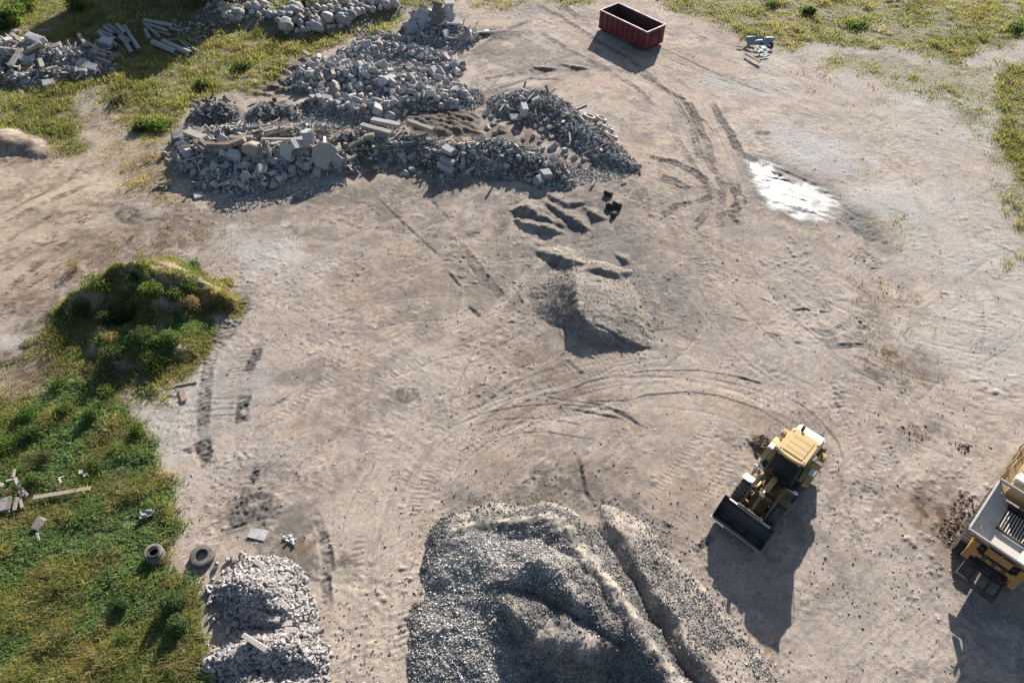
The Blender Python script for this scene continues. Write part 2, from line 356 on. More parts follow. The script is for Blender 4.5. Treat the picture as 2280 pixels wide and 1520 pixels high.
# (points, width m, depth m, lug height m, soil darkening, colour)
DK = (0.105, 0.096, 0.088); GR = (0.215, 0.205, 0.198); BR = (0.165, 0.122, 0.09)
TRACKS = [
 ([(1000,950),(1075,920),(1150,905),(1225,900),(1330,906),(1400,925),(1440,945)],.10,.05,0,.75,DK), ([(1040,950),(1100,935),(1180,930),(1260,938),(1330,955)],.08,.04,0,.6,DK),
 ([(1060,1000),(1100,975),(1160,963),(1220,962),(1290,975),(1330,978)],.09,.05,0,.7,DK), ([(1180,878),(1240,888),(1330,900),(1420,928)],.12,.06,0,.9,DK), ([(1250,908),(1320,920),(1400,936)],.16,.07,0,1,DK),
 ([(1190,882),(1270,870),(1310,848),(1330,844)],.12,.06,0,.9,DK), ([(1220,880),(1300,856),(1360,838),(1450,825),(1560,824),(1640,838),(1706,858)],.09,.05,0,.7,DK),
 ([(1300,893),(1390,893),(1440,880),(1530,872),(1600,880),(1640,893),(1690,910),(1745,945),(1765,958)],.10,.05,0,.8,DK), ([(1745,880),(1790,905),(1830,940),(1865,985),(1885,1040)],.11,.05,0,.8,DK),
 ([(1700,912),(1760,935),(1800,965)],.3,.02,0,.25,BR), ([(1850,890),(1870,930),(1870,960)],.5,.03,.03,.3,GR),
 ([(1260,800),(1275,815),(1300,835)],.3,.10,.05,.9,DK), ([(1360,910),(1400,930),(1425,948)],.2,.08,0,.9,DK),
 ([(1285,1012),(1295,1060),(1300,1095),(1325,1125)],.22,.12,.05,.9,DK),
 ([(1310,80),(1400,130),(1480,200),(1520,225),(1560,290),(1575,320),(1590,370)],.55,.06,.05,.6,DK), ([(1470,108),(1560,150),(1640,185),(1720,212)],.25,.06,0,.7,DK), ([(1480,130),(1580,172),(1640,190)],.3,.05,0,.55,GR),
 ([(1585,228),(1602,262),(1620,290),(1640,330),(1655,362)],.7,.07,.07,.95,DK), ([(1490,205),(1530,232),(1548,262),(1570,280)],.8,.08,.08,1,DK), ([(1530,260),(1550,295),(1575,318)],.6,.07,.06,.85,DK),
 ([(1430,350),(1500,365),(1545,385),(1575,410),(1590,428)],.75,.07,.09,1,DK), ([(1470,395),(1500,405),(1535,425)],.7,.07,.08,1,DK), ([(1560,420),(1600,430),(1560,450),(1500,462),(1465,490)],.6,.06,.07,.85,DK),
 ([(1625,400),(1640,430),(1650,455),(1630,475),(1655,510)],.85,.08,.10,1,DK), ([(1590,460),(1565,485),(1535,520)],.6,.06,.08,.9,DK),
 ([(1640,335),(1660,350),(1690,362)],.6,.05,.05,.7,DK),
 ([(535,650),(530,690),(500,740),(460,780),(425,830)],1.3,.05,.09,.75,DK), ([(470,790),(455,850),(452,910),(447,970)],.7,.05,.08,.75,DK), ([(448,975),(455,1010),(470,1040)],.75,.08,.14,1,DK),
 ([(580,770),(565,800),(548,830)],.6,.05,.09,.9,DK), ([(545,875),(540,905),(538,940)],.65,.06,.11,1,DK), ([(572,1040),(565,1062),(548,1078)],.5,.05,.10,.9,DK), ([(508,820),(495,845)],.35,.04,.08,.7,DK),
 ([(460,885),(500,886),(540,880)],.10,.04,0,.5,DK), ([(460,898),(530,898)],.10,.04,0,.45,DK), ([(455,912),(530,908)],.10,.04,0,.45,DK), ([(450,925),(540,922)],.10,.04,0,.5,DK), ([(600,905),(640,885)],.25,.05,.06,.6,DK),
 ([(840,440),(900,500),(985,575)],.18,.06,.03,.7,DK), ([(955,440),(985,475),(1010,500)],.3,.05,.04,.7,DK), ([(985,520),(1040,570),(1100,650)],.8,.04,.04,.5,DK), ([(1030,560),(1080,620),(1140,690)],.7,.04,.04,.5,DK),
 ([(995,605),(1025,640)],.22,.09,.03,.9,DK), ([(1040,680),(1070,710)],.28,.09,.04,.9,DK), ([(1140,640),(1165,680)],.2,.10,.02,1,DK), ([(1120,490),(1105,530)],.7,.03,.06,.7,DK), ([(1040,530),(1070,510)],.6,.04,.06,.7,DK),
 ([(1250,540),(1180,610),(1120,670),(1080,720)],.6,-.02,.02,-.6,DK), ([(1280,590),(1210,660),(1180,710)],.5,-.02,.05,-.5,DK), ([(1070,720),(1130,780),(1230,850),(1320,920)],1.3,.03,.02,.3,BR), ([(930,500),(940,450)],.8,.02,.02,.35,GR),
 ([(0,505),(60,470),(130,440),(200,410)],.5,.06,.05,.8,BR), ([(0,480),(60,450),(150,405),(190,360)],.3,.06,0,.75,BR), ([(0,545),(50,515),(100,490),(180,470)],.5,.06,.06,.8,BR), ([(10,655),(60,610),(120,560),(165,530)],.5,.06,.07,.8,BR),
 ([(30,665),(100,615),(170,555)],.4,.05,.08,.7,BR), ([(0,600),(60,555),(120,540),(150,532)],.3,.07,0,.6,BR), ([(100,552),(150,540)],.15,.06,0,.7,BR), ([(0,450),(90,400)],.3,.05,0,.4,BR), ([(170,500),(240,470)],.5,.05,.05,.75,BR),
 ([(1780,740),(1850,745),(1900,720)],.5,.05,.05,.5,GR), ([(1760,692),(1790,690),(1810,696)],.2,.09,0,.9,DK), ([(1810,680),(1860,692)],1.0,.03,.10,.6,GR), ([(1895,720),(1930,726)],1.0,.04,.14,.55,GR), ([(1860,775),(1930,770)],.4,.07,.03,.7,DK),
 ([(1640,838),(1700,855)],.16,.08,0,.9,DK), ([(1765,765),(1790,768)],.3,.07,.03,.8,DK), ([(1690,665),(1720,675)],.15,.08,0,.8,DK), ([(1700,740),(1740,752)],.15,.07,0,.8,DK), ([(1625,705),(1700,725)],.12,.05,0,.6,DK),
 ([(1960,945),(1975,1000),(1990,1040)],.6,.04,.07,.45,GR), ([(1850,830),(1865,870),(1870,930)],.5,.03,.07,.4,GR), ([(1920,1080),(1950,1115)],.7,.05,.07,.5,DK), ([(1840,1130),(1860,1160)],.5,.03,.05,.3,GR),
 ([(2060,1180),(2090,1300),(2080,1360)],.7,.03,.04,.4,GR), ([(2010,1310),(2040,1360)],.5,.03,.06,.35,GR), ([(1890,1180),(1920,1215)],.35,.08,.05,.8,DK), ([(1545,1235),(1590,1190)],.3,.07,.05,.8,DK), ([(1440,1150),(1500,1180)],.35,.09,.06,.9,DK), ([(1425,1120),(1450,1130)],.25,.08,0,.8,DK),
 ([(690,1130),(720,1190),(730,1240),(725,1300),(735,1370)],.45,.10,.05,.7,DK), ([(735,1210),(740,1260),(725,1330)],.18,.06,0,.6,DK), ([(500,1150),(560,1130),(600,1140)],1.4,.05,.08,.8,DK), ([(500,1180),(600,1150)],.2,.07,.04,.8,DK),
 ([(660,1275),(700,1290),(720,1293)],.15,.06,0,.7,DK), ([(400,1010),(430,1000)],.35,.08,.06,.8,DK),
 ([(1060,112),(1110,78),(1190,40)],.5,.06,.05,.8,DK), ([(1100,202),(1180,176),(1260,180)],.4,.06,.05,.8,DK), ([(1045,262),(1110,240),(1190,235)],.4,.05,.04,.7,DK), ([(1200,70),(1260,110),(1340,150)],.6,.06,.06,.7,DK), ([(1290,45),(1250,10)],.8,.05,.05,.6,DK), ([(1340,150),(1420,200),(1460,240)],.5,.05,.05,.7,DK), ([(1420,160),(1500,215),(1545,300),(1560,360)],.55,.06,.06,.8,DK), ([(1500,300),(1560,400),(1600,470)],.5,.05,.05,.6,DK), ([(1560,330),(1610,420),(1600,520)],.6,.05,.06,.6,DK),
 ([(1430,100),(1330,30),(1250,5)],.6,.05,.03,.4,GR), ([(1330,90),(1250,40),(1190,10)],.6,.05,.05,.6,DK), ([(1050,240),(1120,220),(1200,190)],.4,.04,.03,.5,DK), ([(1060,180),(1150,165),(1230,150)],.5,.06,.05,.7,DK), ([(1100,130),(1180,95),(1240,60)],.5,.05,.03,.4,GR),
 ([(2080,150),(2090,230)],.5,.02,.02,-.3,GR), ([(2200,160),(2190,330),(2170,400)],.8,.03,.02,-.3,GR), ([(1870,470),(1930,520),(1960,560)],1.6,.06,.06,.8,(.165,.16,.155)), ([(1900,560),(1960,600)],1.4,.04,.09,.6,GR), ([(1850,445),(1910,480),(1960,510)],.5,.07,.03,.7,GR),
 ([(1690,360),(1760,392),(1845,425)],.45,.10,.03,1,(.09,.087,.085)), ([(1660,380),(1690,440),(1740,480),(1770,495)],.6,.05,.03,.8,(.12,.115,.11)), ([(1440,395),(1560,432)],.2,.05,0,.5,DK),
]
BLOBS = [ # px, py, rx, ry, heading, colour, strength
 (1060,830,1.6,2.6,0,(.30,.235,.175),.7),(1180,830,3,1.6,20,(.31,.245,.185),.6),(1290,870,3.5,1.0,10,(.27,.215,.165),.6),(1180,900,4,.9,0,(.31,.25,.19),.5),(1250,1070,2.6,1.2,0,(.23,.195,.165),.75),(1350,1110,2.2,.9,-20,(.24,.20,.17),.6),
 (1050,1120,1.6,.8,0,(.24,.22,.20),.7),(1140,1110,2.2,.7,0,(.26,.22,.18),.6),(2000,810,2.4,1.6,0,(.20,.15,.115),.75),(1960,680,1.8,1.1,0,(.22,.175,.14),.55),(2060,960,2.2,1.0,0,(.24,.20,.17),.55),(2110,1170,1.7,2.0,0,(.17,.12,.085),.9),(2080,1100,1.6,.8,0,(.26,.21,.17),.5),
 (1690,988,1.6,.7,-15,(.13,.105,.09),.9),(1640,960,1.6,.9,0,(.27,.24,.21),.5),(1330,520,4.5,3.2,-30,(.20,.19,.18),.85),(1290,470,4,2.2,-20,(.17,.16,.15),.8),(1250,590,3,1.4,-20,(.20,.19,.18),.8),(1440,640,4,2.2,-20,(.24,.22,.205),.6),(1400,430,4,1.8,-20,(.22,.205,.19),.7),(1180,560,2.5,2,0,(.24,.215,.19),.5),
 (1440,720,3,2,0,(.25,.23,.21),.5),(1120,640,3,2.2,-40,(.24,.215,.19),.5),(1180,380,4,1.6,0,(.20,.185,.17),.8),(850,430,7,1.4,5,(.24,.22,.195),.6),(960,430,5,1.4,0,(.22,.20,.18),.6),(680,440,6,1.2,5,(.25,.21,.175),.5),(520,540,2.5,1.6,0,(.36,.35,.335),.5),(600,560,2.5,2,0,(.38,.365,.35),.5),(660,600,3,2,0,(.41,.385,.36),.4),
 (1700,560,4,2.4,-25,(.34,.31,.285),.4),(1800,320,5,2.2,-25,(.41,.405,.40),.75),(1820,370,3,1.4,-20,(.37,.365,.36),.6),(2000,440,6,2.0,0,(.42,.405,.39),.6),(1970,470,4,1.4,-20,(.36,.36,.355),.6),(2060,220,3.5,2,0,(.44,.43,.42),.6),(1870,180,2.5,1.4,0,(.42,.41,.40),.5),(2180,300,3,1.6,0,(.42,.41,.40),.6),(1640,190,4,1.4,-20,(.42,.40,.38),.6),
 (2140,560,5,3,0,(.44,.42,.39),.5),(2200,760,5,4,0,(.45,.425,.395),.5),(1750,800,5,3,0,(.42,.38,.345),.35),(1500,960,4,3,0,(.43,.375,.325),.3),
 (830,1300,1.9,5,90,(.44,.375,.31),.8),(830,1150,2.2,3.2,90,(.42,.365,.31),.6),(820,1450,2.0,3.5,90,(.44,.375,.31),.8),(640,1220,1.5,1.6,0,(.235,.21,.175),.85),(600,1180,1.8,1.2,0,(.26,.235,.20),.7),(690,1260,.9,2.2,90,(.22,.20,.175),.8),(650,1215,.8,.5,0,(.26,.205,.135),.9),(560,1130,1.6,.8,0,(.20,.185,.17),.7),
 (100,420,6,3,20,(.47,.375,.285),.75),(60,500,5,3,20,(.45,.36,.275),.65),(200,430,4,2,20,(.47,.38,.29),.6),(60,600,4,3,40,(.45,.36,.28),.7),(20,340,4,2.5,0,(.31,.24,.175),.95),(300,480,2.6,.9,-15,(.09,.075,.06),.8),(270,440,3,1.0,10,(.25,.20,.145),.5),(390,530,2.4,2.2,0,(.19,.14,.10),.6),(420,480,2.4,1.6,0,(.22,.17,.125),.55),(190,600,3,1.6,0,(.26,.19,.145),.6),
 (260,560,3,1.2,0,(.23,.165,.12),.55),(30,690,2,1.5,0,(.30,.25,.215),.6),(50,740,2,1.4,0,(.40,.36,.325),.7),(100,720,1.6,1.6,0,(.19,.14,.10),.6),(260,330,3,2,0,(.38,.31,.22),.6),(330,380,2.6,2,0,(.33,.265,.185),.5),(20,860,.8,1.5,90,(.42,.335,.265),.9),(200,270,4,1.4,0,(.24,.18,.12),.5),(410,200,1.8,1.6,0,(.38,.355,.33),.8),(240,190,1.8,1.4,0,(.36,.325,.29),.7),
 (500,860,3,2.5,0,(.34,.32,.30),.6),(400,930,2.4,2.4,0,(.40,.375,.35),.6),(330,900,1.4,1.2,0,(.42,.38,.33),.6),(430,1050,2.2,2,0,(.42,.37,.32),.5),(560,1010,2.5,2,0,(.36,.325,.295),.5),(1000,820,3,2,0,(.43,.385,.34),.5),(940,990,3,3,0,(.40,.35,.30),.4),(690,830,1.6,1,0,(.28,.25,.22),.5),(850,470,2.4,1.4,-45,(.25,.22,.195),.6),(960,520,1.2,1.0,45,(.24,.215,.19),.8),
 (670,180,3,1.6,-10,(.14,.11,.09),.9),(720,190,2.5,1.2,0,(.10,.085,.07),.8),(600,200,3,1.2,0,(.30,.25,.22),.7),(1130,110,5,2,15,(.29,.255,.225),.5),(1100,70,4,1.2,10,(.20,.19,.18),.7),(1180,20,3,2,0,(.30,.29,.28),.5),(1240,150,4,.8,0,(.19,.165,.145),.7),(1080,200,2,2,0,(.26,.23,.21),.6),(1560,700,3,2,0,(.30,.275,.25),.4),(1480,830,3,2,0,(.40,.36,.32),.4),
 (1700,298,.9,.4,0,(.12,.11,.095),.8),(1890,760,2,.6,0,(.28,.265,.25),.6),(900,880,.9,.5,0,(.2,.18,.16),.7),(620,482,.35,.25,0,(.06,.055,.05),.9),(780,920,1.6,1,0,(.30,.26,.22),.5),(590,1060,1.4,.9,0,(.30,.265,.23),.5),(660,1080,1.5,.7,0,(.33,.285,.245),.5),(1390,1170,3,1,-30,(.27,.235,.205),.6),(1500,1180,2.5,1.2,0,(.33,.285,.24),.5),
 (1110,78,3,1,0,(.15,.135,.12),.75),(1080,118,4,1,10,(.21,.185,.16),.65),(1170,160,3,.8,0,(.19,.165,.14),.65),(1280,32,3,1.2,-20,(.24,.22,.2),.6),(1060,230,3,1,10,(.2,.18,.16),.65),(1330,150,3,.7,-15,(.22,.19,.165),.6),(1150,205,4,.8,5,(.24,.21,.18),.6),
 (80,560,5,1.6,28,(.30,.225,.165),.55),(150,470,4,1.4,25,(.295,.22,.16),.55),(40,430,3,1,20,(.28,.21,.155),.5),(210,540,4,1.5,20,(.26,.19,.14),.55),(60,640,3,1.4,30,(.29,.215,.16),.5),(120,400,4,1.2,25,(.30,.23,.17),.45),
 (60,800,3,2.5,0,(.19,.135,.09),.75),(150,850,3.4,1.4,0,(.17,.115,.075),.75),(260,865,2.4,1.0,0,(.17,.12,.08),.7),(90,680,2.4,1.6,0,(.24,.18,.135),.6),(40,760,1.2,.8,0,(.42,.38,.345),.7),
 (1350,640,6,5,0,(.27,.25,.23),.5),(1150,480,6,3,0,(.25,.22,.195),.5),(1500,540,6,4,0,(.32,.28,.245),.5),(700,500,9,2,0,(.30,.255,.21),.5),(1200,140,7,3,0,(.28,.245,.215),.6),(1000,620,6,4,0,(.33,.285,.24),.45),(900,640,5,3,0,(.32,.27,.22),.35),(1250,760,5,3,0,(.31,.265,.22),.4),(1400,1000,4,2,0,(.34,.29,.245),.35),(600,700,5,4,0,(.35,.305,.265),.35),(1750,650,6,3,0,(.34,.30,.265),.35),(1600,1250,3,3,0,(.35,.305,.265),.3),(1950,1380,3,2,0,(.34,.30,.26),.35),
 (1880,1450,3,3,0,(.38,.34,.305),.4),(2000,1250,2,2.5,0,(.38,.34,.30),.3),
]
PUDDLE = [(1660,358),(1700,362),(1765,398),(1835,423),(1880,448),(1868,470),(1830,485),(1800,496),(1765,480),(1720,458),(1688,432),(1672,398)]
GRASS = [ # outline, density, blade height, tone (0 yellow-green meadow, 1 dark lush, 2 dry)
 ([(-60,-30),(1040,-30),(1010,5),(900,18),(880,60),(800,85),(705,112),(640,128),(610,165),(560,205),(470,212),(405,232),(375,295),(340,330),(300,300),(250,250),(190,205),(150,215),(185,300),(195,335),(110,335),(60,296),(-60,285)],1.0,.28,0),
 ([(1030,-30),(1345,-30),(1320,4),(1200,8),(1060,16)],.45,.25,0), ([(1440,-40),(2400,-40),(2400,60),(2290,90),(2200,100),(2120,150),(1980,110),(1860,95),(1740,108),(1650,92),(1600,50),(1500,22)],1.0,.19,0),
 ([(2225,150),(2400,120),(2400,440),(2280,430),(2225,340),(2215,260)],1.0,.18,0), ([(1860,110),(2130,150),(2215,160),(2200,330),(2130,250),(2050,215),(1940,175),(1830,150)],.5,.12,0), ([(2240,430),(2330,420),(2330,600),(2270,590)],.5,.2,0), ([(2170,330),(2230,340),(2240,420),(2180,400)],.2,.12,2),
 ([(-80,790),(40,800),(95,740),(150,690),(230,700),(410,705),(420,790),(410,830),(380,850),(340,838),(300,840),(200,815),(250,835),(330,845),(405,838),(372,868),(320,880),(275,900),(310,935),(345,985),(330,1030),(352,1065),(388,1110),(404,1165),(375,1205),(385,1260),(425,1305),(442,1360),(440,1430),(470,1545),(480,1600),(-80,1600)],1.0,.27,1),
 ([(320,882),(360,880),(375,892),(345,902)],.6,.2,1), ([(300,470),(480,480),(500,560),(400,600),(330,540)],.10,.15,2), ([(225,240),(330,250),(370,330),(400,400),(440,460),(330,440),(260,380),(200,330)],.30,.16,2), ([(150,500),(330,500),(420,620),(250,640),(150,600)],.06,.14,2),
 ([(1900,640),(2060,640),(2060,720),(1950,740)],.07,.12,2), ([(1950,770),(2080,800),(2060,900),(1980,870)],.06,.12,2), ([(1940,480),(2000,490),(2000,540),(1930,530)],.2,.12,0), ([(1500,30),(1700,90),(1720,130),(1560,80)],.10,.12,2), ([(1750,130),(1950,150),(2010,240),(1800,200)],.10,.12,2),
]
def grass_d(x, y):
    d = np.zeros(x.shape); tone = np.zeros(x.shape); hh = np.full(x.shape, .2)
    for i, (pts, dens, h, tn) in enumerate(GRASS):
        m = polymask(x, y, pts, (.5 if tn == 1 else .9) if dens > .4 else 1.6, .7 if tn == 1 else 1.4, 1.6 if tn == 1 else 2.6, 80+i)*dens
        u = m > d; d = np.where(u, m, d); tone = np.where(u, tn, tone); hh = np.where(u, h, hh)
    br = polymask(x, y, [(-80,620),(120,640),(140,700),(135,770),(200,835),(340,855),(310,905),(200,895),(100,872),(40,890),(-80,905)], .7, .9, 1.6, 79)
    return d*(1-.82*br), tone, hh
def axis(parts):
    out = []
    for a, b, s in parts: out.append(np.arange(a, b-1e-6, s))
    return np.concatenate(out+[[parts[-1][1]]])
gx = axis([(-900,-90,90),(-90,-58,4),(-58,-24,.14),(-24,24,.075),(24,58,.14),(58,90,4),(90,900,90)])
gy = axis([(-600,-30,60),(-30,5,3.5),(5,18,.055),(18,34,.07),(34,52,.10),(52,80,.14),(80,110,3),(110,1200,90)])
X, Y = np.meshgrid(gx, gy, indexing='ij'); nx, ny = X.shape; X = X.ravel(); Y = Y.ravel()
fine = (abs(X) < 60) & (Y < 82) & (Y > 4)
Z = np.where(fine, base(X, Y), 0.06*fbm(X/14, Y/14, 3, 50))
col = np.empty((len(X), 3)); a = fbm(X/6, Y/6, 4, 90); b2 = fbm(X/1.6, Y/1.6, 4, 91); c2 = fbm(X/.45, Y/.45, 4, 92)
c0 = np.array((.405,.338,.282)); c1 = np.array((.290,.242,.203)); c2c = np.array((.420,.365,.318)); c3 = np.array((.390,.305,.235))
t = sm(-.35, .35, a)[:, None]; col[:] = c0*(1-t)+c2c*t
t = sm(-.1, .45, fbm(X/9, Y/9, 4, 93))[:, None]*.6; col[:] = col*(1-t)+c3*t
t = (sm(.0, .35, b2)*.8)[:, None]; col[:] = col*(1-t)+c1*t
t = (sm(.12, .4, c2+b2*.6)*.65)[:, None]; col[:] = col*(1-t)+np.array((.215,.195,.182))*t
t = (sm(.1, .4, fbm(X/2.4, Y/2.4, 5, 89))*.55)[:, None]; col[:] = col*(1-t)+np.array((.34,.265,.20))*t
right = sm(16, 34, X)[:, None]*.45; col[:] = col*(1-right)+np.array((.43,.405,.375))*right
sa, ca = math.sin(R(-32)), math.cos(R(-32)); U = X*ca+Y*sa; Vv = -X*sa+Y*ca      # streak grain of the yard, for relief and for painted shadow dashes
st = fbm(U/1.3, Vv/.17, 4, 95)
sb, cb = math.sin(R(38)), math.cos(R(38)); st2 = fbm((X*cb+Y*sb)/1.3, (-X*sb+Y*cb)/.17, 4, 88); tm = sm(-.15, .15, fbm(X/7, Y/7, 3, 87)); st = st*tm+st2*(1-tm)
t = (sm(.08, .42, st)*.6)[:, None]; col[:] = col*(1-t)+np.array((.235,.21,.19))*t  # dark dashes: shadows of clods and ruts put into the soil colour
wet = np.zeros(len(X)); gd = np.zeros(len(X)); disturbed = np.zeros(len(X))
stf = st[fine]; Xf, Yf = X[fine], Y[fine]; colf = col[fine]; Zf = Z[fine]; wf = wet[fine]
for i, (px, py, rx, ry, an, cc, s_) in enumerate(BLOBS):
    k = blob(Xf, Yf, px, py, rx*1.1, ry*1.1, an, 100+i); cc = np.array(cc); k = k*s_*1.2; dk_ = cc.mean() < .30; cc = cc*(.66 if dk_ else 1)
    if dk_: q_ = np.where(k > 0)[0]; k[q_] *= .35+.9*sm(-.22, .25, fbm(Xf[q_]/.42, Yf[q_]/.42, 4, 1000+i)+.35*stf[q_])
    k = np.clip(k, 0, .95)[:, None]; colf = colf*(1-k)+cc*k
rough = (0.021*fbm(Xf/.2, Yf/.2, 3, 96))*(.3+1.2*sm(-.1, .35, fbm(Xf/1.7, Yf/1.7, 3, 94)))+0.012*fbm(Xf/.8, Yf/.8, 3, 97)+0.035*np.abs(st[fine])*sm(-.2, .3, fbm(Xf/2.5, Yf/2.5, 3, 86))
clod = np.maximum(fbm(Xf/.28, Yf/.28, 3, 98)-.25, 0)*.14*sm(.05, .4, fbm(Xf/3, Yf/3, 3, 99))
Zf = Zf+rough+clod
for i, (pts, w, dep, lug, dark, cc) in enumerate(TRACKS):
    W = np.array([at(p, q) for p, q in pts]); mg = w+.6
    m = np.where((Xf > W[:, 0].min()-mg) & (Xf < W[:, 0].max()+mg) & (Yf > W[:, 1].min()-mg) & (Yf < W[:, 1].max()+mg))[0]
    if not len(m): continue
    xs, ys = Xf[m], Yf[m]; wob = .5*min(w, .5)
    xw = xs+wob*fbm(xs/.8, ys/.8, 3, 200+i)*.5; yw = ys+wob*fbm(xs/.8, ys/.8, 3, 300+i)*.5
    d, S, _, sd = segdist(xw, yw, W); hw = w/2
    fade = sm(0, 1.0, S)*sm(0, 1.0, S.max()-S+1e-6) if S.max() > 3 else sm(0, .3, S)*sm(0, .3, S.max()-S+1e-6)
    brk = (sm(-.6, .1, fbm(xs/.5, ys/.5, 4, 400+i))*.8+.2*sm(-.3, .1, fbm(xs/.2, ys/.2, 2, 410+i)) if w > .22 else sm(-.8, .0, fbm(xs/.7, ys/.7, 4, 400+i)))*(.15+.85*fade)
    k = (1-sm(hw*.7, hw*1.25+.03, d))*brk
    berm = np.exp(-((d-hw*1.25)/(.06+.12*hw))**2)*brk
    Zf[m] += (-dep*k+abs(dep)*.5*berm)*.6
    if lug: Zf[m] += lug*k*np.sin(2*np.pi*(S/.31+sd*.75/max(w, .3)+.55*fbm(xs/.6, ys/.6, 2, 520+i)))*.36*sm(-.3, .2, fbm(xs/.5, ys/.5, 2, 540+i))+lug*k*fbm(xs/.17, ys/.17, 3, 500+i)*.8
    if dark >= 0: kk = (k*dark*(1.25+1.0*fbm(xs/.22, ys/.22, 4, 600+i)))[:, None]; colf[m] = colf[m]*(1-np.clip(kk, 0, 1))+np.array(cc)*np.clip(kk, 0, 1)
    else: kk = (k*-dark)[:, None]; colf[m] = colf[m]*(1-kk)+np.array((.43,.375,.32))*kk
# long sweeping wheel paths: two wheel bands each, drawn as bundles of fine scuffs that cross and fade
PATHS = [[(1480,130),(1580,300),(1640,480),(1600,640),(1480,790),(1340,880),(1160,910),(1010,960),(910,1080),(860,1250),(835,1540)],[(1735,955),(1650,895),(1510,862),(1340,868),(1200,890),(1060,950),(965,1040),(900,1180)],[(1890,1080),(1855,940),(1755,862),(1570,815),(1410,815),(1260,850),(1140,905),(1020,1000)],
 [(1220,600),(1120,720),(1060,880),(1000,1010),(920,1150),(880,1400)],[(520,490),(780,525),(1000,560),(1220,560),(1420,500),(1560,420)],[(440,1010),(465,880),(520,760),(610,650),(760,560),(950,485),(1120,425)],[(2290,500),(2110,600),(1960,760),(1885,920),(1900,1100),(1965,1260),(2060,1420)],[(2300,690),(2060,820),(1910,1000),(1860,1180),(1850,1400)],[(2245,150),(2180,340),(2200,520),(2300,660)],
 [(1690,120),(1850,200),(2000,330),(2100,480),(2150,650),(2120,850)],[(1240,0),(1400,110),(1560,172),(1750,222),(1960,340),(2120,450)],[(-20,520),(70,470),(180,410),(300,360),(360,280)],[(-20,570),(80,515),(200,460),(330,430)],[(-20,660),(70,600),(180,520),(330,500)],[(750,1540),(765,1300),(800,1130),(885,1000),(1010,890),(1160,790),(1300,710)],[(820,1540),(830,1300),(870,1120),(960,980),(1120,870),(1330,800),(1560,760)],
 [(600,1000),(700,900),(860,800),(1060,740),(1200,660)],[(560,820),(720,740),(900,690),(1100,690)],[(1500,250),(1480,420),(1540,600),(1660,760),(1800,860)],[(1660,520),(1720,640),(1850,760),(2000,860),(2160,900)],[(1100,180),(1240,130),(1400,150),(1560,230)],[(1060,60),(1200,50),(1330,30)],[(1750,560),(1900,680),(2060,740),(2290,770)],[(1430,1160),(1520,1090),(1600,1000),(1640,900)]]
PR_ = np.random.default_rng(77); cal = np.array((.445,.385,.33)); dkk = np.array((.205,.182,.162))
for pi_, pth in enumerate(PATHS):
    W = np.array([at(p, q) for p, q in pth]); 
    for _ in range(2): W = np.concatenate([W[:1], np.stack([W[:-1]*.75+W[1:]*.25, W[:-1]*.25+W[1:]*.75], 1).reshape(-1, 2), W[-1:]])
    m = np.where((Xf > W[:, 0].min()-2) & (Xf < W[:, 0].max()+2) & (Yf > W[:, 1].min()-2) & (Yf < W[:, 1].max()+2))[0]
    xs, ys = Xf[m], Yf[m]; xw = xs+.16*fbm(xs/2.2, ys/2.2, 3, 800+pi_); yw = ys+.16*fbm(xs/2.2, ys/2.2, 3, 820+pi_)
    d, S, _, sd = segdist(xw, yw, W); kp = d < 1.7; m = m[kp]; xs, ys, S, sd = xs[kp], ys[kp], S[kp], sd[kp]; ends_ = sm(0, 2.5, S)*sm(0, 2.5, S.max()-S)
    dh = np.zeros(len(m)); dc = np.zeros(len(m)); lc = np.zeros(len(m))
    for cen in (-.98, .98):
        q = abs(sd-cen); band = (1-sm(.18, .42, q))*sm(-.55, .15, fbm(xs/2.6, ys/2.6, 3, 840+pi_)); lc += band*.28; dh -= .010*band
        for k_ in range(5):
            off = cen+PR_.uniform(-.36, .36); wd = PR_.uniform(.022, .055); ln = np.exp(-((sd-off)/wd)**2)*sm(-.1, .35, fbm(S/PR_.uniform(1.5, 4)+k_*9, S*0+pi_*3.3+k_, 3, 860)); dc += ln*PR_.uniform(.25, .75); dh -= ln*PR_.uniform(.008, .028)
        tr = band*sm(.0, .3, fbm(xs/3, ys/3, 2, 870+pi_)); dh += tr*.012*np.sin(2*np.pi*(S/.27+(sd-cen)*1.2)); dc += tr*.16*(1+np.sin(2*np.pi*(S/.27+(sd-cen)*1.2)))
    lc = np.clip(lc*ends_, 0, .5)[:, None]; dc = np.clip(dc*ends_*(.7+.6*fbm(xs/.3, ys/.3, 3, 880)), 0, .85)[:, None]; colf[m] = colf[m]*(1-lc)+cal*lc; colf[m] = colf[m]*(1-dc)+dkk*dc; Zf[m] += dh*ends_
for pts, sl in RIDGES:
    h = ridge_add(Xf, Yf, [(a, b, z*.72) for a, b, z in pts], sl)*(1+.25*fbm(Xf/.35, Yf/.35, 4, 73)); Zf += h+.03*fbm(Xf/.18, Yf/.18, 3, 74)*(h > .01); k = (sm(.02, .15, h)*.7*sm(-.4, .2, fbm(Xf/.3, Yf/.3, 3, 75)))[:, None]; colf = colf*(1-k)+np.array((.20,.178,.155))*k
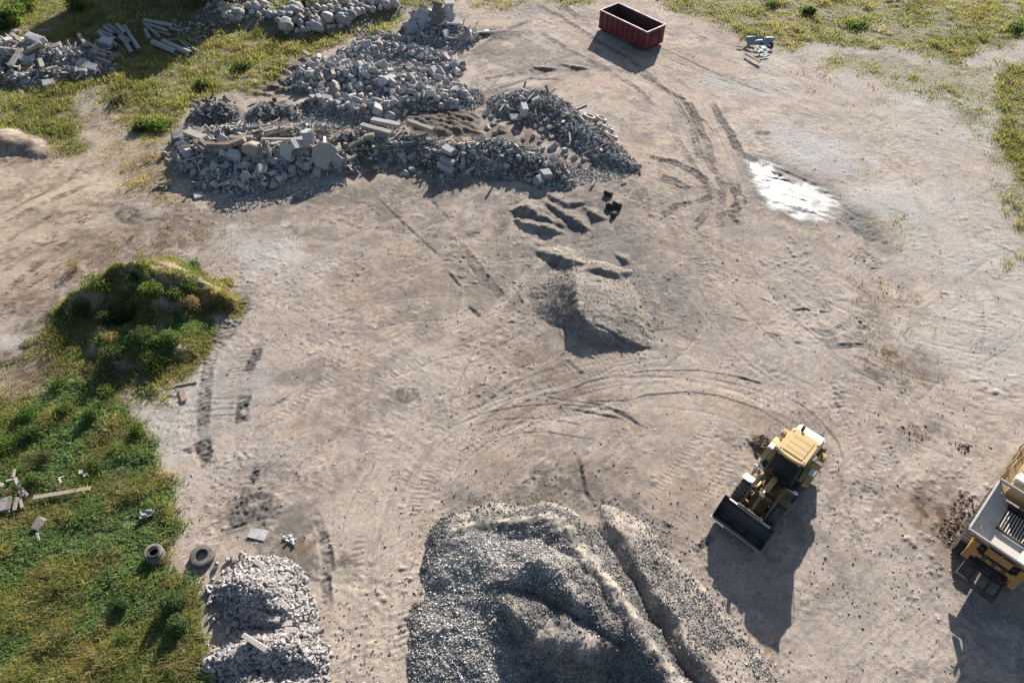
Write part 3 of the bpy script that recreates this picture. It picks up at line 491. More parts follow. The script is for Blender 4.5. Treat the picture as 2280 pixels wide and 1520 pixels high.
# the bucket-combed dark soil between the rubble ridges
comb = polymask(Xf, Yf, [(905,215),(1010,240),(1060,262),(1065,300),(990,305),(905,280)], .6, .5, 1.5, 700)
cw = np.sin((Yf*.8+Xf*.35+.5*fbm(Xf/1.2, Yf/1.2, 3, 703))*2*np.pi/.62); Zf += comb*(.045*cw+.12*fbm(Xf/.4, Yf/.4, 4, 701)+.25); kk = (comb*(.8+.2*cw))[:, None]; colf = colf*(1-kk)+np.array((.05,.043,.036))*kk
ang = polymask(Xf, Yf, [(600,120),(705,140),(720,215),(560,215)], .6, .5, 1.5, 702)
aw = np.sin((Yf*.9+Xf*.25+.9*fbm(Xf/1.5, Yf/1.5, 3, 704))*2*np.pi/1.25); Zf += ang*(.09*aw+.09*fbm(Xf/.5, Yf/.5, 4, 705)); kk = (ang*np.clip(.5+.5*aw+.5*fbm(Xf/.6, Yf/.6, 4, 706), 0, 1))[:, None]; colf = colf*(1-kk)+np.array((.11,.09,.072))*kk
soil = polymask(Xf, Yf, [(985,270),(1100,225),(1200,270),(1340,320),(1390,372),(1250,400),(1100,400),(900,400),(760,395),(700,300),(880,250)], .7, .7, 1.4, 709)
kk = (soil*.8*sm(-.5, .2, fbm(Xf/.7, Yf/.7, 4, 710)))[:, None]; colf = colf*(1-kk)+np.array((.12,.10,.083))*kk
# grass soil
gdf, gtone, _ = grass_d(Xf, Yf)
k = np.clip(gdf*1.15, 0, 1)[:, None]*(.62+.3*sm(-.3, .3, fbm(Xf/.8, Yf/.8, 3, 110)))[:, None]
gsoil = np.where(gtone[:, None] == 1, np.array((.13,.112,.062)), np.array((.165,.155,.072)))
gsoil = np.where(gtone[:, None] == 2, np.array((.27,.215,.14)), gsoil)
colf = colf*(1-k)+gsoil*k; Zf += gdf*.10*fbm(Xf/.7, Yf/.7, 3, 111)*(gdf > .3)
# wet mud round the puddle
pm = polymask(Xf, Yf, PUDDLE, .8, .9, 1.4, 120)
pw = polymask(Xf, Yf, [(1640,345),(1720,350),(1850,412),(1930,470),(1985,560),(1900,520),(1800,505),(1700,460),(1650,400)], 1.0, 1.0, 1.6, 121)
ps = fbm((Xf*.86-Yf*.5)/3.0, (Xf*.5+Yf*.86)/.5, 4, 122)
k = (pw*(.75+.3*ps))[:, None]; colf = colf*(1-k)+np.array((.165,.16,.155))*k
PLV = -0.05
Zp = PLV+.15*ps+.05*fbm(Xf/.45, Yf/.45, 3, 123)-.006
Zf = Zf*(1-pm)+Zp*pm; wf = np.clip(pm*1.1, 0, 1)
k = (pm*.8)[:, None]; colf = colf*(1-k)+np.array((.22,.215,.21))*k
mud = polymask(Xf, Yf, [(560,1150),(700,1120),(725,1200),(725,1330),(660,1300),(600,1230)], .5, .5, 1.2, 124); wf = np.maximum(wf, mud*.55*sm(-.1, .3, fbm(Xf/.7, Yf/.7, 3, 125)))
X[fine] = Xf; Z[fine] = Zf; col[fine] = np.clip(colf, .02, .8); wet[fine] = wf
ii = np.arange(nx*ny).reshape(nx, ny)
quads = np.stack([ii[:-1, :-1], ii[1:, :-1], ii[1:, 1:], ii[:-1, 1:]], -1).reshape(-1, 4)
ground = npmesh('ground', np.stack([X, Y, Z], 1), [quads], M['ground'], col, True, None, {'wet': wet}); tag(ground, kind='structure')
# ground height lookup for everything that stands on it
Zg = Z.reshape(nx, ny)
def ground_z(x, y):
    x = np.atleast_1d(np.asarray(x, float)); y = np.atleast_1d(np.asarray(y, float))
    i = np.clip(np.searchsorted(gx, x)-1, 0, nx-2); j = np.clip(np.searchsorted(gy, y)-1, 0, ny-2)
    fx = np.clip((x-gx[i])/(gx[i+1]-gx[i]), 0, 1); fy = np.clip((y-gy[j])/(gy[j+1]-gy[j]), 0, 1)
    return Zg[i, j]*(1-fx)*(1-fy)+Zg[i+1, j]*fx*(1-fy)+Zg[i, j+1]*(1-fx)*fy+Zg[i+1, j+1]*fx*fy
def surf_z(x, y, keys=None):
    x = np.atleast_1d(np.asarray(x, float)); y = np.atleast_1d(np.asarray(y, float))
    return ground_z(x, y)+np.maximum(top(x, y, keys), 0)
def on(px, py, it=9):
    """the point of the ground or of a heap that a photo pixel shows"""
    px = np.atleast_1d(np.asarray(px, float)); py = np.atleast_1d(np.asarray(py, float)); z = np.full(px.shape, 3.2)
    for _ in range(26):            # walk down the line of sight until it meets the surface
        x, y = at(px, py, z); zs = surf_z(x, y); z = np.where(z > zs+.02, np.maximum(z-.13, zs*.5+z*.5-.02), z)
    x, y = at(px, py, z); return x, y, surf_z(x, y)
# the puddle's water: one level sheet in its hollow, the mud shows through where it stands higher
pc_ = np.mean(PUDDLE, 0); pmw = [at(*(pc_+(np.array(q)-pc_)*1.05)) for q in PUDDLE]; m_, nt_, b_, _o = newmat('muddy water')
g_ = N(nt_, 'ShaderNodeNewGeometry').outputs['Position']; nz_ = noise(nt_, g_, 1.3, 4, .6)
b_.inputs['Base Color'].default_value = (.25, .245, .24, 1); b_.inputs['Specular IOR Level'].default_value = .6
nt_.links.new(mrange(nt_, nz_, .35, .65, .22, .38), b_.inputs['Roughness']); bump(nt_, b_, ((noise(nt_, g_, 9, 3, .6), .15),), .02)
mb = MB(); mb._add([(x, y, 0) for x, y in pmw], [list(range(len(pmw)))]); pu = mb.build('puddle', m_); pu.location.z = PLV; tag(pu, kind='structure')
# ------------------------------------------------------------------ heap meshes and loose stone
def heap_mesh(key, step, c_lo, c_hi, seed, lowc=None, crest=None):
    H = HEAPS[key]; x = np.arange(H.bb[0], H.bb[1], step); y = np.arange(H.bb[2], H.bb[3], step)
    XX, YY = np.meshgrid(x, y, indexing='ij'); sh = XX.shape; XX = XX.ravel(); YY = YY.ravel(); h = H.eval(XX, YY)
    zz = ground_z(XX, YY)+h+.03*fbm(XX/.25, YY/.25, 3, seed)
    idx = np.arange(len(h)).reshape(sh); q = np.stack([idx[:-1, :-1], idx[1:, :-1], idx[1:, 1:], idx[:-1, 1:]], -1).reshape(-1, 4)
    keep = (h[q] > -.02).any(1); q = q[keep]; use, inv = np.unique(q, return_inverse=True); q = inv.reshape(-1, 4)
    t = sm(-.3, .35, fbm(XX/1.3, YY/1.3, 4, seed+1))[:, None]; cc = np.array(c_lo)*(1-t)+np.array(c_hi)*t
    if lowc is not None: k = (1-sm(.05, .35, h))[:, None]*.7; cc = cc*(1-k)+np.array(lowc)*k
    if crest is not None:                      # pale dust where wheels and wind have packed the crests
        k = (crest(XX, YY)*sm(-.3, .2, fbm(XX/.5, YY/.5, 3, seed+2)))[:, None]; cc = cc*(1-k)+np.array((.40,.355,.305))*k
    return np.stack([XX, YY, zz], 1)[use], q, cc[use]
def ico(sub=1):
    t = bmesh.new(); bmesh.ops.create_icosphere(t, subdivisions=sub, radius=1.0)
    V = np.array([v.co[:] for v in t.verts]); Fc = np.array([[v.index for v in f.verts] for f in t.faces]); t.free(); return V, Fc
def chip(nv, seed, squash=.65):
    r = random.Random(seed); t = bmesh.new()
    for _ in range(nv):
        v = Vector((r.gauss(0, 1), r.gauss(0, 1), r.gauss(0, 1))).normalized(); t.verts.new((v.x, v.y, v.z*squash))
    bmesh.ops.convex_hull(t, input=list(t.verts))
    for v in [v for v in t.verts if not v.link_faces]: t.verts.remove(v)
    bmesh.ops.triangulate(t, faces=list(t.faces)); t.verts.index_update()
    V = np.array([v.co[:] for v in t.verts]); Fc = np.array([[v.index for v in f.verts] for f in t.faces]); t.free(); return V, Fc
CHIPS = [chip(8, s) for s in range(8)]
def rotm(n, tilt=1.0):
    a = rng.uniform(0, 2*np.pi, n); bx = rng.normal(0, tilt, n); by = rng.normal(0, tilt, n)
    ca_, sa_ = np.cos(a), np.sin(a); o = np.ones(n); z = np.zeros(n)
    Rz = np.stack([np.stack([ca_, -sa_, z], -1), np.stack([sa_, ca_, z], -1), np.stack([z, z, o], -1)], 1)
    Rx = np.stack([np.stack([o, z, z], -1), np.stack([z, np.cos(bx), -np.sin(bx)], -1), np.stack([z, np.sin(bx), np.cos(bx)], -1)], 1)
    Ry = np.stack([np.stack([np.cos(by), z, np.sin(by)], -1), np.stack([z, o, z], -1), np.stack([-np.sin(by), z, np.cos(by)], -1)], 1)
    return Rz @ Rx @ Ry
def scatter(pos, sc, cols, templates=None, tilt=1.0):
    """many small stones as arrays: returns V, F, colour"""
    T = templates or CHIPS; n = len(pos); pick = rng.integers(0, len(T), n); Rm = rotm(n, tilt); VV = []; FF = []; CC = []; off = 0
    for k, (tv, tf) in enumerate(T):
        s = np.where(pick == k)[0]
        if not len(s): continue
        v = np.einsum('nij,nkj->nki', Rm[s], tv[None]*sc[s][:, None, :])+pos[s][:, None, :]
        VV.append(v.reshape(-1, 3)); CC.append(np.repeat(cols[s], len(tv), 0))
        FF.append((tf[None]+(np.arange(len(s))*len(tv))[:, None, None]+off).reshape(-1, tf.shape[1])); off += len(s)*len(tv)
    return np.concatenate(VV), np.concatenate(FF), np.concatenate(CC)
def grey(n, lo, hi, warm=.04, bright=0.06):
    g = rng.uniform(lo, hi, n); g = np.where(rng.random(n) < bright, g*1.7, g); w = rng.normal(0, warm*.5, n)
    return np.clip(np.stack([g*(1.03+w), g, g*(.955-w)], 1), .03, .75)
def sizes(n, lo, hi, p=2.2):
    s = lo+(hi-lo)*rng.random(n)**p; return np.stack([s*rng.uniform(.8, 1.35, n), s*rng.uniform(.7, 1.1, n), s*rng.uniform(.55, .95, n)], 1)/2
def in_heap(key, n, hmin=0.02, hb=None):
    H = HEAPS[key]; out = []; cnt = 0
    while cnt < n:
        x = rng.uniform(H.bb[0], H.bb[1], n*3); y = rng.uniform(H.bb[2], H.bb[3], n*3); h = H.eval(x, y)
        k = (h > hmin)
        if hb: k &= rng.random(len(x)) < hb(x, y, h)
        out.append(np.stack([x[k], y[k]], 1)); cnt += k.sum()
    return np.concatenate(out)[:n]
def polyd(pts_pxz, r0, r1):
    W = [tuple(map(float, at(a, b, z))) for a, b, z in pts_pxz]
    return lambda x, y: 1-sm(r0, r1, segdist(x, y, W)[0])
# ------------------------------------------------------------------ gravel heaps
def heap_thing(key, name, label, cat, step, lo, hi, seed, lowc=None, crest=None, mat='gravel', kind=None):
    V, Q, c = heap_mesh(key, step, lo, hi, seed, lowc, crest); o = npmesh(name, V, [Q], M[mat], c, True); tag(o, label, cat, None, kind); return o
def stones_on(key, n, lo, hi, g0, g1, name, parent, p=2.2, hb=None, sink=.25, bright=.05, warm=.04, tone=None):
    xy = in_heap(key, n, .0, hb); s = sizes(n, lo, hi, p); z = surf_z(xy[:, 0], xy[:, 1], [key])+s[:, 2]*(1-sink*2)
    gc = grey(n, g0, g1, warm, bright); gc = gc if tone is None else np.clip(gc*tone(xy[:, 0], xy[:, 1])[:, None], .03, .75)
    V, Fc, c = scatter(np.column_stack([xy, z]), s, gc); o = npmesh(name, V, [Fc], M['pebble'], c, False, parent); tag(o, kind='stuff'); return o
crA = polyd([(1010,1172,.3),(1150,1162,1.0),(1215,1152,1.28),(1262,1172,1.35),(1300,1222,1.35),(1350,1292,1.3),(1400,1360,1.3),(1455,1440,1.25),(1530,1545,1.15)], .18, .62)
crB = polyd([(1200,1248,1.75),(1258,1273,1.85),(1290,1345,1.8)], .1, .45); crC = polyd([(1225,1407,1.65),(1265,1416,1.7),(1300,1430,1.65)], .35, .85)
crP = polyd([(1140,1355,1.45),(1165,1390,1.55),(1195,1420,1.45)], .06, .35)
back_ = lambda x, y: polymask(x, y, [(985,1140),(1060,1090),(1300,1085),(1330,1140),(1290,1165),(1262,1150),(1215,1135),(1150,1150),(1080,1155),(1000,1165)], .3, .5, 1., 66)
hp = heap_thing('gravel_big', 'gravel_heap', 'largest dark crushed gravel heap, with a dusty ridge winding down its side', 'gravel heap', .055, (.16,.152,.145), (.27,.255,.238), 301, (.26,.235,.21), lambda x, y: np.maximum(np.maximum(np.maximum(crA(x, y), crB(x, y)), np.maximum(crC(x, y), crP(x, y))), back_(x, y)*.9))
def few_on_dust(x, y, h): return 1-.93*np.maximum(np.maximum(crA(x, y), back_(x, y)*.75), np.maximum(crC(x, y), crB(x, y)*.7))
stones_on('gravel_big', 66000, .03, .145, .13, .44, 'gravel', hp, 3.0, few_on_dust, bright=.12, tone=lambda x, y: .72+.95*polymask(x, y, [(930,1300),(1010,1180),(1180,1170),(1290,1230),(1260,1330),(1130,1350),(1110,1440),(1140,1560),(900,1560)], .8, .8, 1.6))
crD = polyd([(1362,1170,.3),(1428,1268,.65),(1484,1352,.72),(1535,1427,.75),(1595,1494,.72),(1645,1560,.7)], .10, .5)
h2 = heap_thing('gravel_spread', 'gravel_heap', 'low spread gravel bank beside the largest heap, its near edge a pale ridge', 'gravel heap', .06, (.22,.20,.18), (.36,.315,.27), 311, (.37,.325,.28), crD)
stones_on('gravel_spread', 8500, .03, .13, .15, .42, 'gravel', h2, 2.6, bright=.09, hb=lambda x, y, h: .12+.88*sm(-.05, .3, fbm(x/1.3, y/1.3, 4, 67)))
crE = polyd([(1281,655,.9),(1316,724,.8),(1355,748,.45),(1402,768,.06)], .05, .3); crF = polyd([(1275,612,.5),(1300,625,.6),(1350,645,.5)], .05, .3)
sp_ = []
for key, n_ in (('gravel_big', 2600), ('gravel_spread', 1500), ('gravel_small', 700), ('rubble_left', 500), ('rubble_middle', 400), ('rubble_right', 700), ('rubble_back', 500)): sp_.append(in_heap(key, n_, -.45, lambda x, y, h: np.exp(-np.maximum(-h, 0)*7)))
sp_ = np.concatenate(sp_); s = sizes(len(sp_), .03, .16, 2.6); V, Fc, c = scatter(np.column_stack([sp_, surf_z(sp_[:, 0], sp_[:, 1])+s[:, 2]*.4]), s, grey(len(sp_), .15, .42, .05, .1)); o = npmesh('gravel', V, [Fc], M['pebble'], c); tag(o, 'stones rolled out from the foot of the heaps', 'gravel', None, 'stuff')
h3 = heap_thing('gravel_small', 'gravel_heap', 'small smooth gravel heap with a sharp curved crest, alone in the yard', 'gravel heap', .055, (.21,.19,.168), (.29,.262,.232), 321, (.30,.265,.228), lambda x, y: np.maximum(crE(x, y), crF(x, y))*.8)
stones_on('gravel_small', 9000, .03, .085, .13, .30, 'gravel', h3, 2.6, bright=.08, hb=lambda x, y, h: np.where(rng.random(len(x)) < .12, 1, polymask(x, y, [(1215,640),(1260,600),(1275,640),(1270,690),(1330,750),(1410,775),(1330,790),(1240,760)], .4, .4, 1.)))
em = heap_thing('earth_mound', 'earth_mound', 'overgrown sandy earth mound with weeds on its shaded face', 'earth mound', .08, (.24,.185,.135), (.33,.26,.19), 331, (.16,.125,.085), polyd([(310,590,2.35),(335,598,2.3),(352,655,1.6)], .15, .6), mat='ground')
# ------------------------------------------------------------------ bases of the rubble: one bed of fines and small stone each
RB = [('rubble_left',.10,11000,.08,.46,'left'),('rubble_middle',.10,5200,.06,.42,''),('rubble_right',.10,9500,.05,.34,''),('rubble_back',.12,12000,.08,.42,''),('asphalt_a',.1,0,0,0,''),('asphalt_b',.1,0,0,0,''),('debris_top',.12,4200,.08,.34,''),('boulders_base',.14,900,.08,.4,''),('rubble_far_left',.12,3600,.08,.4,''),('blocks_upper',.07,0,0,0,''),('blocks_lower',.07,0,0,0,'')]
VV, QQ, CCc, SV, SF, SC = [], [], [], [], [], []; vo = so = 0
for i, (key, step, n, lo, hi, _) in enumerate(RB):
    bc = {'boulders_base': ((.12,.11,.06),(.2,.18,.13)), 'blocks_upper': ((.30,.26,.225),(.38,.33,.28)), 'blocks_lower': ((.27,.235,.205),(.35,.31,.27)), 'asphalt_a': ((.11,.105,.10),(.18,.17,.16)), 'asphalt_b': ((.11,.105,.10),(.18,.17,.16)), 'rubble_right': ((.10,.085,.07),(.26,.245,.23)), 'rubble_middle': ((.07,.058,.047),(.20,.18,.16))}.get(key, ((.15,.135,.12),(.34,.33,.32)))
    V, Q, c = heap_mesh(key, step, bc[0], bc[1], 400+i*7, (.2,.18,.16)); VV.append(V); QQ.append(Q+vo); CCc.append(c); vo += len(V)
    if n:
        xy = in_heap(key, n, -.1 if key.startswith('rubble') else .02); s = sizes(n, lo, hi, 2.0); z = surf_z(xy[:, 0], xy[:, 1], [key])+s[:, 2]*.5
        v, f, c = scatter(np.column_stack([xy, z]), s, grey(n, .12, .58, .06, .14)*np.array((.98, 1.0, 1.04))); SV.append(v); SF.append(f+so); SC.append(c); so += len(v)
# loose small rubble lying between the heaps
LP = [([(430,255),(560,250),(720,265),(740,300),(420,310),(400,330)],2600,.08,.3),([(820,70),(1060,60),(1060,100),(1010,130),(1040,230),(800,120),(740,130)],3600,.08,.4),([(650,250),(900,250),(880,285),(720,290)],1500,.08,.3),([(370,330),(480,440),(640,420),(760,400),(740,430),(500,480),(380,380)],1800,.06,.25),([(1220,380),(1410,370),(1405,395),(1260,420),(1190,425)],1500,.06,.22),([(560,0),(660,10),(640,60),(560,50)],500,.1,.5),([(385,45),(480,60),(440,100),(400,90)],260,.1,.5),([(780,60),(830,55),(860,75),(800,80)],200,.1,.4)]
for pts, n, lo, hi in LP:
    P = np.array(pts, float); px = rng.uniform(P[:, 0].min(), P[:, 0].max(), n*4); py = rng.uniform(P[:, 1].min(), P[:, 1].max(), n*4); k = inpoly(px, py, pts); x, y = at(px[k][:n], py[k][:n]); n2 = len(x)
    s = sizes(n2, lo, hi, 2.4); z = surf_z(x, y)+s[:, 2]*.5
    v, f, c = scatter(np.column_stack([x, y, z]), s, grey(n2, .22, .60, .05, .14)*np.array((.97, 1.0, 1.06))); SV.append(v); SF.append(f+so); SC.append(c); so += len(v)
# laths, bars and splinters sticking out of the rubble
stick = [(np.array([(a, b, c) for a in (-.5, .5) for b in (-.5, .5) for c in (-.5, .5)]), np.array([(0,1,3),(0,3,2),(4,6,7),(4,7,5),(0,4,5),(0,5,1),(2,3,7),(2,7,6),(0,2,6),(0,6,4),(1,5,7),(1,7,3)]))]
for key, n in (('rubble_left', 300), ('rubble_middle', 150), ('rubble_right', 50), ('rubble_far_left', 200), ('debris_top', 70), ('rubble_back', 25)):
    xy = in_heap(key, n, .1); s = np.stack([rng.uniform(.4, 1.9, n), rng.uniform(.03, .20, n), rng.uniform(.03, .10, n)], 1); z = surf_z(xy[:, 0], xy[:, 1], [key])+rng.uniform(.02, .25, n)
    v, f, c = scatter(np.column_stack([xy, z]), s, grey(n, .14, .50, .16, .1)*np.array((1.06, .98, .88)), stick, .35); SV.append(v); SF.append(f+so); SC.append(c); so += len(v)
rb = npmesh('rubble', np.concatenate(VV), [np.concatenate(QQ)], M['gravel'], np.concatenate(CCc), True); tag(rb, 'beds of grey crushed fines under the broken stone heaps', 'rubble', None, 'stuff')
rs = npmesh('rubble', np.concatenate(SV), [np.concatenate(SF)], M['pebble'], np.concatenate(SC), False); tag(rs, 'small grey broken stone strewn over and between the rubble heaps', 'rubble', None, 'stuff')
# pebbles scattered over the whole yard, thicker where the soil is stony
n = 90000; px = rng.uniform(-40, 2320, n); py = 1560*rng.random(n)**.8; x, y = at(px, py)
dens = sm(-.25, .45, fbm(x/3.2, y/3.2, 4, 130))*.8+.12
near_gravel = np.zeros(n)
for q in ([(880,1120),(1000,1060),(1250,1040),(1480,1100),(1680,1300),(1720,1540),(880,1540)],[(1100,380),(1420,380),(1480,560),(1560,700),(1420,800),(1180,780),(1120,560)]): near_gravel = np.maximum(near_gravel, polymask(x, y, q, 1.6, 1., 2.))
g_, _, _ = grass_d(x, y); k = (rng.random(n) < np.maximum(dens, near_gravel)*.6) & (g_ < .35) & (top(x, y) < .02); x, y = x[k], y[k]; n = len(x)
s = sizes(n, .03, .17, 4.0); V, Fc, c = scatter(np.column_stack([x, y, ground_z(x, y)+s[:, 2]*.05]), s, grey(n, .20, .48, .09, .12)); pe = npmesh('gravel', V, [Fc], M['pebble'], c); tag(pe, 'loose pebbles scattered over the dusty yard', 'gravel', None, 'stuff')
# dark clods of earth
CL = []
for q, n in (([(1672,975),(1700,968),(1722,985),(1715,1002),(1680,998)],500),([(2105,1150),(2140,1090),(2185,1130),(2160,1180),(2110,1220),(2085,1190)],520),([(2060,940),(2080,975),(2040,990),(1990,950)],90),([(2110,985),(2165,990),(2150,1010)],80)):
    P = np.array(q, float); px = rng.uniform(P[:, 0].min(), P[:, 0].max(), n*4); py = rng.uniform(P[:, 1].min(), P[:, 1].max(), n*4); k = inpoly(px, py, q); CL.append(np.stack(at(px[k][:n], py[k][:n]), 1))
CL = np.concatenate(CL); n = len(CL); s = sizes(n, .03, .24, 3.2); z = ground_z(CL[:, 0], CL[:, 1])+s[:, 2]*.2
V, Fc, c = scatter(np.column_stack([CL, z]), s, grey(n, .13, .22, .1, .02)*np.array((1.2, .92, .72))); o = npmesh('dirt', V, [Fc], M['pebble'], c); tag(o, 'dark brown crumbled clods of earth dug up in the yard', 'dirt', None, 'stuff')
# ------------------------------------------------------------------ single stones, blocks and slabs: one object each
def mesh_from(V, Fc, name, mat, smooth=False, bev=0.0):
    t = bmesh.new(); vs = [t.verts.new(v) for v in V]
    for f in Fc: t.faces.new([vs[i] for i in f])
    bmesh.ops.dissolve_limit(t, angle_limit=R(12), verts=t.verts, edges=t.edges)
    if bev: bmesh.ops.bevel(t, geom=list(t.edges), offset=bev, segments=1, affect='EDGES', profile=.5)
    me = bpy.data.meshes.new(name); t.to_mesh(me); t.free(); setmat(me, mat)
    for p in me.polygons: p.use_smooth = smooth
    return me
def jbox(seed, size, jit, bev, mat, name, cuts=0):
    r = random.Random(seed); t = bmesh.new(); bmesh.ops.create_cube(t, size=1.0)
    if cuts: bmesh.ops.subdivide_edges(t, edges=list(t.edges), cuts=cuts, use_grid_fill=True)
    for v in t.verts: v.co = Vector((v.co.x*size[0]+r.gauss(0, jit)*size[0], v.co.y*size[1]+r.gauss(0, jit)*size[1], v.co.z*size[2]+r.gauss(0, jit*.6)*size[2]))
    if bev: bmesh.ops.bevel(t, geom=list(t.edges), offset=bev*min(size), segments=1, affect='EDGES', profile=.5)
    me = bpy.data.meshes.new(name); t.to_mesh(me); t.free(); setmat(me, mat); return me
def boulder(seed, mat, name):
    r = random.Random(seed); t = bmesh.new(); bmesh.ops.create_icosphere(t, subdivisions=3, radius=.5)
    k = [(Vector((r.gauss(0, 1), r.gauss(0, 1), r.gauss(0, 1))).normalized(), r.uniform(.30, .46)) for _ in range(9)]
    for v in t.verts:
        d = v.co.normalized(); f = .5
        for q, lim in k:
            c_ = d.dot(q)
            if c_*f > lim: f = lim/c_*.85+f*.15
        v.co = d*f*(1+.04*math.sin(7*d.x+3*seed)*math.sin(6*d.y)+.03*math.sin(13*d.z+seed))
    me = bpy.data.meshes.new(name); t.to_mesh(me); t.free(); setmat(me, mat)
    for p in me.polygons: p.use_smooth = True
    return me
CH = [mesh_from(*chip(r_, 50+i, .8), 'stone_block', M['stone'], False, .05) for i, r_ in enumerate((9, 10, 11, 12, 10, 9, 13, 11, 12, 10))]
CH += [jbox(70+i, (1.0, .8, .7), .10, .10, M['stone'], 'stone_block') for i in range(6)]
for me in CH[:10]:
    for v in me.vertices: v.co *= .55
BO = [boulder(i, M['fieldstone'], 'boulder') for i in range(10)]
AS = [jbox(90+i, (1.0, .75, .16), .13, .12, M['asphalt'], 'asphalt_slab') for i in range(7)]
SL = [jbox(120+i, (1.0, .7, .22), .09, .10, M['stone'], 'concrete_slab') for i in range(6)]
BK = [jbox(140+i, (1.0, .5, .45), .025, .12, M['block'], 'kerb_block') for i in range(5)]
def scale_at(x, y, z):
    return F/np.maximum(y*math.cos(TH)-(z-HC)*math.sin(TH), 1)
def pick_px(poly, n, gap, seed):
    r = np.random.default_rng(seed); P = np.array(poly, float); out = np.empty((0, 2))
    for _ in range(n*14):
        q = np.array((r.uniform(P[:, 0].min(), P[:, 0].max()), r.uniform(P[:, 1].min(), P[:, 1].max())))
        if not inpoly(q[:1], q[1:], poly)[0]: continue
        if len(out) and (np.hypot(*((out-q)*np.array((1, 1.25))).T) < gap).any(): continue
        out = np.vstack([out, q])
        if len(out) >= n: break
    return out
TONES = [('pale grey', (1.22, 1.21, 1.2)), ('grey', (1.0, 1.0, 1.0)), ('pinkish', (1.08, .95, .90)), ('dark grey', (.72, .73, .75)), ('brownish', (.98, .87, .74))]
def stone_set(poly, n, gap, smin, smax, meshes, name, word, cat, group, where, seed, lift=.15, zones=None, tw=(3, 4, 1.5, 2, .8), ax=(1, 1, 1), tilt=1.5):
    """single stones placed where the photograph shows them; sizes in photo pixels. Like ones in like places share a label"""
    r = random.Random(seed); pts = pick_px(poly, n, gap, seed); x, y, z = on(pts[:, 0], pts[:, 1]); P = np.array(poly, float)
    lo = P.min(0); hi = P.max(0); zones = zones or (('left end', 'middle', 'right end'), ('back', 'front'))
    for i in range(len(pts)):
        spx = smin+(smax-smin)*r.random()**1.6; s = spx/scale_at(x[i], y[i], z[i]); tn, tc = r.choices(TONES, tw)[0]
        o = bpy.data.objects.new(name, r.choice(meshes)); o.scale = (s*ax[0]*r.uniform(.85, 1.2), s*ax[1]*r.uniform(.8, 1.1), s*ax[2]*r.uniform(.75, 1.05))
        o.rotation_euler = (r.gauss(0, tilt*.35), r.gauss(0, tilt*.35), r.uniform(0, 6.28)); o.location = (x[i], y[i], z[i]+s*lift)
        b = r.uniform(.82, 1.15); o.color = (tc[0]*b, tc[1]*b, tc[2]*b, 1); C.objects.link(o)
        u = (pts[i]-lo)/(hi-lo); zx = zones[0][min(int(u[0]*len(zones[0])), len(zones[0])-1)]; zy = zones[1][min(int(u[1]*len(zones[1])), len(zones[1])-1)]
        sw = 'small' if spx < smin+(smax-smin)*.22 else ('large' if spx > smin+(smax-smin)*.6 else 'medium')
        tag(o, f'{sw} {tn} {word}, {zy} of the {zx} of {where}', cat, group)
RING = 'the rubble ridge'
stone_set([(665,160),(700,130),(780,125),(880,150),(1000,170),(1040,215),(960,222),(900,235),(850,255),(760,245),(700,225),(668,195)], 200, 11.5, 13, 25, CH, 'stone_block', 'stone block', 'stone block', 'broken stone blocks in the central heap', 'the pale heap', 1, .22, (('left end', 'left half', 'right half', 'right end'), ('back', 'middle', 'front')), tw=(5, 4, .6, .8, 1.2))
stone_set([(780,90),(870,95),(1000,110),(1040,140),(1030,165),(900,140),(790,125)], 45, 13, 10, 22, CH, 'stone_block', 'stone block', 'stone block', 'broken stone blocks behind the central heap', 'the rear strip', 2, .15)
stone_set([(800,245),(890,230),(905,262),(860,268),(820,262)], 14, 13, 16, 27, CH, 'stone_block', 'stone block', 'stone block', 'loose blocks at the foot of the central heap', 'the front row', 3, .25)
stone_set([(600,40),(640,15),(720,-5),(870,-8),(880,18),(850,25),(790,35),(780,58),(700,75),(650,72)], 118, 11.5, 13, 28, BO, 'boulder', 'rounded boulder', 'boulder', 'rounded field boulders heaped in the grass', 'the larger boulder heap', 4, .25, tw=(5, 4, 1.5, 1.5, 1.5))
stone_set([(450,0),(490,-8),(600,-5),(600,30),(560,42),(520,50),(480,30)], 60, 12, 11, 23, BO+CH[:3], 'boulder', 'rounded boulder', 'boulder', 'field boulders of the smaller heap in the tree shade', 'the shaded boulder heap', 5, .25, tw=(3, 3, 1, 2, 1))
for bx_, by_, bs_, lb in ((638,62,34,'large whitish round boulder, low front left of the larger boulder heap'),(730,47,30,'broad pale boulder with a flat top, front middle of the larger boulder heap'),(713,60,26,'brown round boulder at the very front of the larger boulder heap'),(778,45,22,'blue grey boulder at the right edge of the larger boulder heap'),(795,33,22,'small boulder with a pale face apart on the right of the larger boulder heap'),(640,70,20,'boulder half sunk in grass before the larger boulder heap'),(505,40,22,'round boulder fallen from the shaded heap into the grass'),(530,32,22,'pinkish round boulder at the front of the shaded boulder heap')):
    x, y, z = on(bx_, by_); s = bs_/scale_at(x, y, z)[0]; o = bpy.data.objects.new('boulder', random.choice(BO)); o.scale = (s*1.1, s, s*.85); o.location = (x[0], y[0], z[0]+s*.25); o.rotation_euler = (.2, .1, random.uniform(0, 6)); q = TONES[2 if 'pink' in lb or 'brown' in lb else 0][1]; o.color = (*q, 1); C.objects.link(o); tag(o, lb, 'boulder')
stone_set([(400,300),(440,310),(560,300),(740,300),(760,370),(700,400),(640,415),(560,430),(480,430),(410,380),(380,350)], 105, 15, 11, 27, CH+SL[:2], 'concrete_chunk', 'concrete chunk', 'concrete chunk', 'broken concrete in the left end of the rubble ridge', 'the left rubble ridge', 6, .2, (('left end', 'left half', 'right half', 'right end'), ('crest', 'slope', 'foot')), tw=(4, 4, 1.6, 2, 1))
